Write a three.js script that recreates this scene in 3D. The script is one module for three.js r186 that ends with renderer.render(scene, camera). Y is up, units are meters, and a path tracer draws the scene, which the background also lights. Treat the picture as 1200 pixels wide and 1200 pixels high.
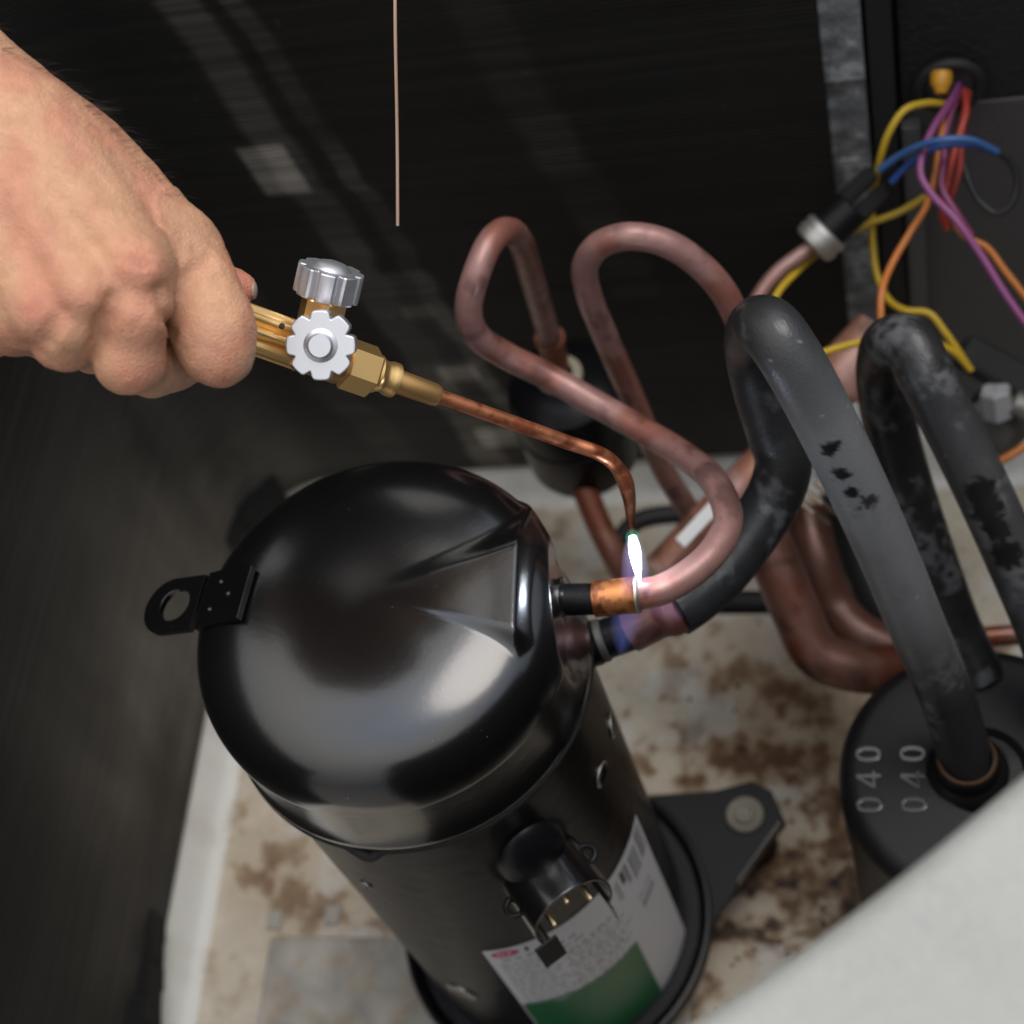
import * as THREE from 'three';
import { mergeGeometries } from 'three/addons/utils/BufferGeometryUtils.js';
import { RoundedBoxGeometry } from 'three/addons/geometries/RoundedBoxGeometry.js';
import { FontLoader } from 'three/addons/loaders/FontLoader.js';
import { TextGeometry } from 'three/addons/geometries/TextGeometry.js';

const V3 = (x, y, z) => new THREE.Vector3(x, y, z);
const scene = new THREE.Scene();

// ---------------------------------------------------------------- camera
const EYE = V3(0, 1.036, 0), FPX = 2025.5, TILT = Math.atan(Math.hypot(544.8, 1292.6) / FPX), ROLL = Math.atan2(544.8, 1292.6);
const fwd = V3(0, -Math.cos(TILT), -Math.sin(TILT)), u0 = V3(0, Math.sin(TILT), -Math.cos(TILT)), r0 = V3(1, 0, 0);
const camR = r0.clone().multiplyScalar(Math.cos(ROLL)).addScaledVector(u0, -Math.sin(ROLL));
const camU = r0.clone().multiplyScalar(Math.sin(ROLL)).addScaledVector(u0, Math.cos(ROLL));
const camera = new THREE.PerspectiveCamera(2 * Math.atan(600 / FPX) * 180 / Math.PI, 1, 0.02, 60);
camera.position.copy(EYE);
camera.quaternion.setFromRotationMatrix(new THREE.Matrix4().makeBasis(camR, camU, fwd.clone().negate()));
camera.focus = 0.69;
camera.userData.fStop = 7.6;
camera.updateMatrixWorld();

// ---------------------------------------------------------------- renderer, sky, sun
const renderer = new THREE.WebGLRenderer({ antialias: true });
renderer.setSize(1024, 1024);
renderer.toneMapping = THREE.LinearToneMapping;
renderer.toneMappingExposure = 1.2;
renderer.shadowMap.enabled = true;
renderer.shadowMap.type = THREE.PCFSoftShadowMap;

// noise
const hash = (x, y, z) => { let h = Math.imul(x, 374761393) ^ Math.imul(y, 668265263) ^ Math.imul(z, 2147483647 ^ 0x5bd1e995); h = Math.imul(h ^ (h >>> 13), 1274126177); return ((h ^ (h >>> 16)) >>> 0) / 4294967296; };
const fade = (t) => t * t * t * (t * (t * 6 - 15) + 10), mixf = (a, b, t) => a + (b - a) * t;
const clamp = (x, a = 0, b = 1) => Math.min(b, Math.max(a, x));
const sstep = (a, b, x) => { const t = clamp((x - a) / (b - a)); return t * t * (3 - 2 * t); };
function vnoise(x, y, z, per = 0) {
  const xi = Math.floor(x), yi = Math.floor(y), zi = Math.floor(z), u = fade(x - xi), v = fade(y - yi), w = fade(z - zi);
  const m = (n) => (per ? ((n % per) + per) % per : n), H = (a, b, c) => hash(m(xi + a), m(yi + b), zi + c);
  return mixf(mixf(mixf(H(0, 0, 0), H(1, 0, 0), u), mixf(H(0, 1, 0), H(1, 1, 0), u), v), mixf(mixf(H(0, 0, 1), H(1, 0, 1), u), mixf(H(0, 1, 1), H(1, 1, 1), u), v), w);
}
function fbm(x, y, z, oct = 4, per = 0) { let s = 0, a = 0.5, f = 1, n = 0; for (let i = 0; i < oct; i++) { s += a * vnoise(x * f, y * f, z + i * 17.3, per * f); n += a; a *= 0.5; f *= 2; } return s / n; }
function rng(seed) { return () => { seed = (seed + 0x6d2b79f5) | 0; let t = Math.imul(seed ^ (seed >>> 15), 1 | seed); t = (t + Math.imul(t ^ (t >>> 7), 61 | t)) ^ t; return ((t ^ (t >>> 14)) >>> 0) / 4294967296; }; }
function makeTex(w, h, fn, srgb = true) {
  const d = new Uint8Array(w * h * 4);
  for (let y = 0; y < h; y++) for (let x = 0; x < w; x++) { const c = fn(x / w, y / h, x, y), i = (y * w + x) * 4; const a = Array.isArray(c) ? c : [c, c, c]; for (let k = 0; k < 3; k++) d[i + k] = clamp(a[k]) * 255; d[i + 3] = 255; }
  const t = new THREE.DataTexture(d, w, h, THREE.RGBAFormat);
  t.wrapS = t.wrapT = THREE.RepeatWrapping; t.magFilter = THREE.LinearFilter; t.minFilter = THREE.LinearMipmapLinearFilter; t.generateMipmaps = true;
  if (srgb) t.colorSpace = THREE.SRGBColorSpace;
  t.needsUpdate = true; return t;
}
const tiled = (t, sx, sy = sx) => { const c = t.clone(); c.repeat.set(1 / sx, 1 / sy); c.needsUpdate = true; return c; };

{ // bright overcast sky with soft breaks of blue
  const w = 256, h = 128, d = new Float32Array(w * h * 4);
  for (let y = 0; y < h; y++) for (let x = 0; x < w; x++) {
    const el = (y + 0.5) / h * Math.PI - Math.PI / 2, az = (x + 0.5) / w * 2 * Math.PI, i = (y * w + x) * 4;
    const dx = Math.cos(el) * Math.cos(az), dz = Math.cos(el) * Math.sin(az), dy = Math.sin(el);
    const q = 1 / (Math.max(dy, 0) + 0.35), cl = fbm(dx * q * 1.7 + 7, dz * q * 1.7 + 3, 2.2, 4);
    const k = sstep(0.35, 0.62, cl), lum = dy > 0 ? (0.26 + 1.1 * dy * dy) : 0.2;
    const c = dy > 0 ? [mixf(0.76, 1.01, k), mixf(0.85, 0.99, k), mixf(1.0, 0.96, k)] : [1, 0.95, 0.88];
    for (let n = 0; n < 3; n++) d[i + n] = c[n] * lum * 1.25;
    d[i + 3] = 1;
  }
  const t = new THREE.DataTexture(d, w, h, THREE.RGBAFormat, THREE.FloatType);
  t.mapping = THREE.EquirectangularReflectionMapping; t.magFilter = THREE.LinearFilter; t.minFilter = THREE.LinearFilter; t.needsUpdate = true;
  scene.background = t; scene.environment = t;
}
const sun = new THREE.DirectionalLight(0xfff6ec, 1.5);
sun.position.set(0.68, 2.3, -0.42); sun.target.position.set(0, 0.3, -0.45);
sun.castShadow = true; sun.shadow.radius = 66; sun.shadow.mapSize.set(2048, 2048);
Object.assign(sun.shadow.camera, { left: -0.9, right: 0.9, top: 0.9, bottom: -0.9, near: 0.5, far: 5 });
scene.add(sun, sun.target);

// ---------------------------------------------------------------- placing helpers
const ray = (px, py) => fwd.clone().addScaledVector(camR, (px - 600) / FPX).addScaledVector(camU, -(py - 600) / FPX);
const W = (px, py, dist) => EYE.clone().addScaledVector(ray(px, py), dist);                               // a point that far along the view
const onY = (px, py, y) => { const d = ray(px, py); return EYE.clone().addScaledVector(d, (y - EYE.y) / d.y); }; // a point at that height
const WP = (list) => list.map((p) => W(...p));
// the cabinet's own axes: a along the coil at the back, b from the back towards the open side
const Q0 = V3(-0.193, 0, -0.888), QA = V3(0.915, 0, 0.404).normalize(), QB = V3(-QA.z, 0, QA.x);
const AB = (a, y, b) => Q0.clone().addScaledVector(QA, a).addScaledVector(QB, b).setY(y);
const FLOOR = -0.05;

const used = {}, base = new Map();
function numbered(n) { const k = (used[n] = (used[n] ?? -1) + 1); return k ? `${n}_${String(k).padStart(3, '0')}` : n; }
function tag(o, label, category, group) { o.userData = { label, category }; if (group) o.userData.group = group; return o; }
function thing(name, label, category, at, group) { const o = new THREE.Group(); o.name = numbered(name); o.position.copy(at); base.set(o, at.clone()); scene.add(o); return tag(o, label, category, group); }
function part(parent, name, geo, mat, label) { // geometry given in world coordinates
  const b = base.get(parent), g = geo.clone(); g.translate(-b.x, -b.y, -b.z);
  const m = new THREE.Mesh(g, mat); m.name = name; m.castShadow = m.receiveShadow = true; base.set(m, b); parent.add(m);
  if (label) m.userData.label = label; return m;
}
function single(name, geo, mat, label, category, group) { // a thing that is one mesh
  geo.computeBoundingBox(); const c = geo.boundingBox.getCenter(V3()); c.y = geo.boundingBox.min.y;
  const g = geo.clone(); g.translate(-c.x, -c.y, -c.z); const m = new THREE.Mesh(g, mat); m.name = numbered(name); m.position.copy(c); m.castShadow = m.receiveShadow = true; scene.add(m);
  base.set(m, c.clone()); return tag(m, label, category, group);
}
function structure(name, geo, mat) { const m = new THREE.Mesh(geo, mat); m.name = numbered(name); m.userData.kind = 'structure'; m.castShadow = m.receiveShadow = true; scene.add(m); base.set(m, V3(0, 0, 0)); return m; }

function geoFrom(pos, idx, uv, col, nor) {
  const g = new THREE.BufferGeometry();
  g.setAttribute('position', new THREE.Float32BufferAttribute(pos, 3)); g.setIndex(idx);
  g.setAttribute('uv', new THREE.Float32BufferAttribute(uv ?? new Array(pos.length / 3 * 2).fill(0), 2));
  if (col) g.setAttribute('color', new THREE.Float32BufferAttribute(col, 3));
  if (nor) g.setAttribute('normal', new THREE.Float32BufferAttribute(nor, 3)); else g.computeVertexNormals();
  return g;
}
// tube along points; r is a number or a function of t; tint(p, t) gives a linear colour
function sweep(pts, r, { seg = 120, rad = 20, tint, curve, cap = true } = {}) {
  const c = curve ?? new THREE.CatmullRomCurve3(pts, false, 'centripetal'), fr = c.computeFrenetFrames(seg), len = c.getLength();
  const pos = [], nor = [], uv = [], idx = [], col = [], R = typeof r === 'function' ? r : () => r, p = V3(), n = V3();
  for (let i = 0; i <= seg; i++) {
    const t = i / seg, o = c.getPointAt(t), rr = R(t), dr = (R(Math.min(1, t + 0.002)) - R(Math.max(0, t - 0.002))) / (0.004 * len);
    for (let j = 0; j <= rad; j++) {
      const a = j / rad * Math.PI * 2;
      n.copy(fr.normals[i]).multiplyScalar(Math.cos(a)).addScaledVector(fr.binormals[i], Math.sin(a)); p.copy(o).addScaledVector(n, rr);
      n.addScaledVector(fr.tangents[i], -dr).normalize();
      pos.push(p.x, p.y, p.z); nor.push(n.x, n.y, n.z); uv.push(t * len, j / rad * 2 * Math.PI * rr);
      if (tint) col.push(...tint(p, t));
    }
  }
  for (let i = 0; i < seg; i++) for (let j = 0; j < rad; j++) { const k = i * (rad + 1) + j, l = k + rad + 1; idx.push(k, k + 1, l, k + 1, l + 1, l); }
  if (cap) for (const e of [0, seg]) {
    const o = c.getPointAt(e / seg), T = fr.tangents[e].clone().multiplyScalar(e ? 1 : -1), k0 = pos.length / 3, src = e * (rad + 1);
    pos.push(o.x, o.y, o.z); nor.push(T.x, T.y, T.z); uv.push(0, 0); if (tint) col.push(...tint(o, e / seg));
    for (let j = 0; j <= rad; j++) { const s = (src + j) * 3; pos.push(pos[s], pos[s + 1], pos[s + 2]); nor.push(T.x, T.y, T.z); uv.push(0, 0); if (tint) col.push(...tint(o, e / seg)); }
    for (let j = 0; j < rad; j++) e ? idx.push(k0, k0 + 1 + j, k0 + 2 + j) : idx.push(k0, k0 + 2 + j, k0 + 1 + j);
  }
  return geoFrom(pos, idx, uv, tint ? col : null, nor);
}
// matrix whose y axis runs along d
function alongY(o, d, hint) { const y = d.clone().normalize(); let x = (hint ?? (Math.abs(y.y) > 0.9 ? V3(1, 0, 0) : V3(0, 1, 0))).clone(); x.addScaledVector(y, -x.dot(y)).normalize(); const z = x.clone().cross(y); return new THREE.Matrix4().makeBasis(x, y, z).setPosition(o); }
// turned body along an axis: prof = [[distance along, radius], ...]; corners come out crisp unless soft
function turned(o, d, prof, { seg = 40, crease = true, hint } = {}) {
  const pos = [], idx = [], uv = [], nor = []; const add = (a, b, c, e) => { // one band with its own normals
    const k = pos.length / 3;
    for (const [q, n] of [[a, c], [b, e]]) for (let j = 0; j <= seg; j++) { const t = j / seg * Math.PI * 2; pos.push(q[1] * Math.cos(t), q[0], q[1] * Math.sin(t)); nor.push(n[0] * Math.cos(t), n[1], n[0] * Math.sin(t)); uv.push(j / seg * Math.PI * 2 * Math.max(q[1], 1e-4), q[0] + q[1]); }
    for (let j = 0; j < seg; j++) idx.push(k + j, k + j + seg + 1, k + j + 1, k + j + 1, k + j + seg + 1, k + j + seg + 2);
  };
  const ns = prof.slice(1).map((q, i) => { const dx = q[1] - prof[i][1], dy = q[0] - prof[i][0], l = Math.hypot(dx, dy) || 1; return [dy / l, -dx / l]; });
  for (let i = 0; i < ns.length; i++) {
    const sm = (a, b) => { if (!b) return a; const dot = a[0] * b[0] + a[1] * b[1]; if (crease && dot < 0.8) return a; const l = Math.hypot(a[0] + b[0], a[1] + b[1]) || 1; return [(a[0] + b[0]) / l, (a[1] + b[1]) / l]; };
    add(prof[i], prof[i + 1], sm(ns[i], ns[i - 1]), sm(ns[i], ns[i + 1]));
  }
  return geoFrom(pos, idx, uv, null, nor).applyMatrix4(alongY(o, d, hint));
}
const between = (p, q, prof, opt) => turned(p, q.clone().sub(p), prof.map(([t, r]) => [t * p.distanceTo(q), r]), opt); // distances as shares of p-q
const arc = (cx, cy, r, a0, a1, n = 6) => Array.from({ length: n + 1 }, (_, i) => { const a = mixf(a0, a1, i / n); return [cy + r * Math.sin(a), cx + r * Math.cos(a)]; }); // rounded corner for turned()
function box(o, x, y, z, sx, sy, sz, bevel = 0.0008) { const g = new RoundedBoxGeometry(sx, sy, sz, 2, Math.min(bevel, sx / 2.1, sy / 2.1, sz / 2.1)); const X = x.clone().normalize(), Y = y.clone().normalize(), Z = z.clone().normalize(); if (X.clone().cross(Y).dot(Z) < 0) Z.negate(); return g.applyMatrix4(new THREE.Matrix4().makeBasis(X, Y, Z).setPosition(o)); }
const flat = (g) => { const q = g.index ? g.toNonIndexed() : g; q.computeVertexNormals(); return q; };
const merge = (list) => mergeGeometries(list.map((g) => { const q = g.index ? g.toNonIndexed() : g.clone(); for (const k of Object.keys(q.attributes)) if (!['position', 'normal', 'uv'].includes(k)) q.deleteAttribute(k); if (!q.attributes.uv) q.setAttribute('uv', new THREE.Float32BufferAttribute(new Float32Array(q.attributes.position.count * 2), 2)); return q; }));

// ---------------------------------------------------------------- materials
const peel = makeTex(256, 256, (u, v) => fbm(u * 16, v * 16, 1, 3, 16), false);
const grain = makeTex(512, 512, (u, v) => { const n = fbm(u * 24, v * 24, 5, 4, 24); return n; }, false);
const smudge = makeTex(512, 512, (u, v) => { const n = fbm(u * 6, v * 6, 9, 5, 6), m = vnoise(u * 90, v * 90, 4, 90); return 0.74 + 0.75 * (n - 0.5) + (m > 0.93 ? 0.12 : 0); }, false);
const dusty = (() => { const W0 = 1024, r = rng(42), b = new Float32Array(W0 * W0).fill(0.048); for (let i = 0; i < 420; i++) { const x = r() * W0, y = r() * W0, q = 0.7 + 2.2 * r() * r() * r(), k = 0.12 + 0.4 * r() * r(); for (let v = -5; v <= 5; v++) for (let u = -5; u <= 5; u++) { const d = Math.hypot(u, v * (0.7 + 0.6 * r())), j = ((Math.floor(y + v) + W0) % W0) * W0 + ((Math.floor(x + u) + W0) % W0); b[j] = Math.max(b[j], 0.048 + k * sstep(q + 0.7, q - 0.5, d)); } } return makeTex(W0, W0, (u, v, x, y) => { const k = b[y * W0 + x]; return [k, k * 0.98, k * 0.94]; }); })();
const std = (color, roughness, metalness = 0, more = {}) => new THREE.MeshStandardMaterial({ color: new THREE.Color().setRGB(...color), roughness, metalness, ...more });
const phys = (color, roughness, metalness = 0, more = {}) => new THREE.MeshPhysicalMaterial({ color: new THREE.Color().setRGB(...color), roughness, metalness, ...more });
const M = {
  paint: phys([1, 1, 1], 0.22, 0, { map: tiled(dusty, 0.12), specularIntensity: 0.9, clearcoat: 1, clearcoatRoughness: 0.17, bumpMap: tiled(peel, 0.03), bumpScale: 0.00004 }),
  paintBody: phys([0.006, 0.006, 0.0068], 0.3, 0, { specularIntensity: 0.22, clearcoat: 0.08, clearcoatRoughness: 0.06, bumpMap: tiled(peel, 0.16), bumpScale: 0.0003 }),
  blackSatin: phys([0.006, 0.006, 0.0065], 0.42, 0, { specularIntensity: 0.4, bumpMap: tiled(grain, 0.03), bumpScale: 0.0001 }),
  footPaint: phys([0.006, 0.006, 0.0075], 0.38, 0, { specularIntensity: 0.45 }),
  weld: std([0.006, 0.006, 0.006], 0.55, 0, { bumpMap: tiled(grain, 0.01), bumpScale: 0.0006 }),
  blackMatt: std([0.009, 0.009, 0.009], 0.75),
  tubeBlack: phys([1, 1, 1], 0.5, 0, { specularIntensity: 0.8, vertexColors: true, roughnessMap: tiled(smudge, 0.05), bumpMap: tiled(grain, 0.02), bumpScale: 0.00012 }),
  copper: std([1, 1, 1], 0.54, 0.3, { vertexColors: true, roughnessMap: tiled(smudge, 0.06), bumpMap: tiled(grain, 0.02), bumpScale: 0.00006 }),
  copperBright: std([1, 1, 1], 0.52, 0.8, { vertexColors: true, roughnessMap: tiled(smudge, 0.03), bumpMap: tiled(grain, 0.01), bumpScale: 0.00005 }),
  brass: std([0.88, 0.56, 0.22], 0.33, 0.9),
  brassDull: std([0.62, 0.36, 0.14], 0.42, 0.9),
  alu: std([0.62, 0.62, 0.64], 0.36, 0.85),
  steel: std([0.5, 0.49, 0.46], 0.5, 0.9),
  dullSteel: std([0.3, 0.28, 0.23], 0.6, 0.7, { bumpMap: tiled(grain, 0.01), bumpScale: 0.0002 }),
  paleMetal: std([0.34, 0.37, 0.36], 0.55, 0.3),
  plasticWhite: std([0.45, 0.45, 0.47], 0.5),
  rubber: std([0.012, 0.012, 0.013], 0.65),
};
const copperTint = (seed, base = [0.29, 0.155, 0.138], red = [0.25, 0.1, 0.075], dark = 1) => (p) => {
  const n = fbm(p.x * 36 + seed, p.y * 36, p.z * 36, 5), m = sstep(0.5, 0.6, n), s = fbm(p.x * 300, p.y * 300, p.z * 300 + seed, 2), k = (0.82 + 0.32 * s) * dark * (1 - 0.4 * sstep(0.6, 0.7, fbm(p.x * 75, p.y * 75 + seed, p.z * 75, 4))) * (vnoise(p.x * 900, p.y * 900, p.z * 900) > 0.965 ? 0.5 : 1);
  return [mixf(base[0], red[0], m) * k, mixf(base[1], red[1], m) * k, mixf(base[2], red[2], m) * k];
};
const scuffSheenTint = (seed, amount = 0.5, basis = 0.02, chips = []) => (p, t = 0) => { // black paint with grey rubs and bare chips; a basis function paints sheen and shade
  const n = fbm(p.x * 60 + seed, p.y * 60, p.z * 60, 5), f = fbm(p.x * 260, p.y * 260 + seed, p.z * 260, 4), m = sstep(0.62 - 0.3 * amount, 0.75 - 0.2 * amount, n) * sstep(0.35, 0.6, f), d = vnoise(p.x * 700, p.y * 700, p.z * 700 + seed) > 0.975 ? 0.25 : 0;
  const c = mixf((typeof basis === 'function' ? basis(t) : basis), 0.11, m * 0.7) * (fbm(p.x * 150, p.y * 150 + seed, p.z * 150, 3) < 0.33 * amount ? 0.35 : 1) + d * 0.4; let q = c; for (const [o, r] of chips) q = mixf(q, r > 0.0084 && r < 0.0086 ? 0.024 : 0.009, sstep(1.1, 0.8, o.distanceTo(p) / (r * (0.25 + 1.0 * fbm(p.x * 330, p.y * 330, p.z * 330 + seed, 4))))); return [q, q * 1.02, q * 1.06];
};

// ================================================================ SETTING
{ // white base pan, its raised rim and the stained floor
  const stain = makeTex(1024, 1024, (u, v) => {
    const x = u * 0.85, y = v * 0.85; // metres along a and b
    const n1 = fbm(x * 19, y * 19, 3, 6), n2 = fbm(x * 58 + 9, y * 58, 8, 5), n3 = fbm(x * 150, y * 150 + 4, 2, 4), n4 = fbm(x * 9 + 31, y * 9, 6, 4);
    const near = Math.exp(-(((x - 0.45) / 0.14) ** 2 + ((y - 0.28) / 0.13) ** 2)), left = Math.exp(-(((x - 0.11) / 0.09) ** 2 + ((y - 0.34) / 0.06) ** 2)), back = Math.exp(-(((y - 0.03) / 0.03) ** 2)) * 0.5;
    const w = Math.max(near, 0.42 * left, back);
    const rust = sstep(0.5 - 0.16 * w, 0.68 - 0.12 * w, n1 * 0.45 + n2 * 0.4 + n3 * 0.15) * (0.2 + 0.8 * w), dark = sstep(0.63 - 0.04 * w, 0.72 - 0.04 * w, n1 * 0.45 + n2 * 0.35 + n3 * 0.2) * (0.2 + 0.8 * near), film = sstep(0.4, 0.62, n4) * 0.5 * w, edge = 0.12 + 0.88 * sstep(0.042, 0.06, Math.min(x, y));
    let c = [0.79, 0.75, 0.68].map((k) => k * (0.92 + 0.14 * n3));
    if (edge < 0.5) c = [0.86, 0.86, 0.84];
    c = c.map((k, i) => mixf(k, [0.55, 0.44, 0.32][i], clamp(film + rust * 0.45) * edge));
    c = c.map((k, i) => mixf(k, [0.33, 0.2, 0.09][i], rust * edge * 0.9 * sstep(0.4, 0.62, n3 * 0.4 + n2 * 0.6)));
    c = c.map((k, i) => mixf(k, [0.11, 0.075, 0.05][i], dark * edge));
    const pale = sstep(0.62, 0.7, fbm(x * 30 + 70, y * 30, 12, 3)) * 0.5; return c.map((k, i) => mixf(k, [0.8, 0.8, 0.79][i], pale));
  });
  stain.wrapS = stain.wrapT = THREE.ClampToEdgeWrapping;
  const m = std([1, 1, 1], 0.62, 0, { map: stain, bumpMap: tiled(grain, 0.04), bumpScale: 0.0006 });
  const a1 = 0.8, b1 = 0.8, na = 80, nb = 80, pos = [], idx = [], uv = [];
  const prof = (t) => { // height of the pan at distance t from its edge
    if (t < 0.022) return -0.02; if (t < 0.044) return mixf(-0.02, FLOOR, sstep(0.022, 0.044, t)); return FLOOR; };
  const axis = (n, l) => { const q = []; for (let i = 0; i <= 14; i++) q.push(i / 14 * 0.05); for (let i = 1; i <= n; i++) q.push(0.05 + (l - 0.05) * i / n); return q; };
  const as = axis(na, a1), bs = axis(nb, b1);
  for (const b of bs) for (const a of as) { const p = AB(a - 0.005, Math.max(prof(a), prof(b)), b - 0.005); pos.push(p.x, p.y, p.z); uv.push(a / 0.85, b / 0.85); }
  for (let j = 0; j < bs.length - 1; j++) for (let i = 0; i < as.length - 1; i++) { const k = j * as.length + i, l = k + as.length; idx.push(k, l, k + 1, k + 1, l, l + 1); }
  const f = structure('floor', geoFrom(pos, idx, uv), m);
  const pale = std([0.6, 0.565, 0.5], 0.6, 0, { map: tiled(makeTex(256, 256, (u, v) => { const q = 0.8 + 0.3 * (fbm(u * 5, v * 5, 2, 5, 5) - 0.4), r = 0.5 * sstep(0.4, 0.7, fbm(u * 7, v * 7, 6, 5, 7)); return [q, q * (1 - 0.1 * r), q * (1 - 0.22 * r)]; }), 0.3), bumpMap: tiled(grain, 0.05), bumpScale: 0.0006 });
  part(f, 'raised_panel', box(AB(0.235, FLOOR + 0.0005, 0.53), QA, V3(0, 1, 0), QB, 0.29, 0.006, 0.3, 0.0028), pale);
  for (const [px, py] of [[322, 1078], [390, 1072]]) { const p = onY(px, py, FLOOR + 0.0015); part(f, 'locating_tab', box(p, QA, V3(0, 1, 0), QB, 0.011, 0.0032, 0.014, 0.0015), std([0.55, 0.525, 0.47], 0.65, 0, { map: pale.map })); }
  { // loose grit and flakes of rust
    const r = rng(77), gs = []; for (let i = 0; i < 420; i++) { const right = r() < 0.75, p = right ? AB(0.44 + (r() + r() + r() - 1.5) * 0.17, FLOOR + 0.0006, 0.28 + (r() + r() + r() - 1.5) * 0.17) : AB(0.06 + r() * 0.2, FLOOR + 0.0006, 0.26 + r() * 0.2), z = 0.0005 + 0.0022 * r() * r() * r(); const g = new THREE.IcosahedronGeometry(1, 0); g.scale(z * (0.7 + r()), z * 0.5, z * (0.7 + r())); g.rotateY(r() * 6); gs.push(g.translate(p.x, p.y, p.z)); }
    const d = structure('dirt', flat(merge(gs)), std([0.07, 0.042, 0.025], 0.9)); d.userData.kind = 'stuff'; d.userData.label = 'loose grit and rust flakes on the pan';
  }
  const ground = new THREE.PlaneGeometry(30, 30); ground.rotateX(-Math.PI / 2); ground.translate(0, -0.13, 0);
  structure('ground', ground, std([0.22, 0.21, 0.2], 0.9, 0, { bumpMap: tiled(grain, 0.4), bumpScale: 0.004 }));
}
// wall strip following a plan path, with thickness
function strip(path, y0, y1, out, nx = 1, ny = 40) { // path: points; out: thickness to the left of the path's direction
  const P = path, cum = [0]; for (let i = 1; i < P.length; i++) cum.push(cum[i - 1] + P[i].distanceTo(P[i - 1]));
  const nrm = P.map((p, i) => { const d = P[Math.min(i + 1, P.length - 1)].clone().sub(P[Math.max(i - 1, 0)]); return V3(d.z, 0, -d.x).normalize(); });
  const pos = [], uv = [], idx = [];
  for (const s of [0, out]) { const k0 = pos.length / 3;
    P.forEach((p, i) => { for (let j = 0; j <= ny; j++) { const y = mixf(y0, y1, j / ny), q = p.clone().addScaledVector(nrm[i], s); pos.push(q.x, y, q.z); uv.push(cum[i], y); } });
    for (let i = 0; i < P.length - 1; i++) for (let j = 0; j < ny; j++) { const k = k0 + i * (ny + 1) + j, l = k + ny + 1; s ? idx.push(k, l, k + 1, k + 1, l, l + 1) : idx.push(k, k + 1, l, k + 1, l + 1, l); } }
  const n = P.length * (ny + 1);
  for (const j of [0, ny]) for (let i = 0; i < P.length - 1; i++) { const k = i * (ny + 1) + j, l = k + ny + 1; idx.push(k, l, n + k, l, n + l, n + k); }
  for (const i of [0, P.length - 1]) for (let j = 0; j < ny; j++) { const k = i * (ny + 1) + j; idx.push(k, k + 1, n + k, k + 1, n + k + 1, n + k); }
  return geoFrom(pos, idx, uv);
}
const WALL_TOP = 0.6;
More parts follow.
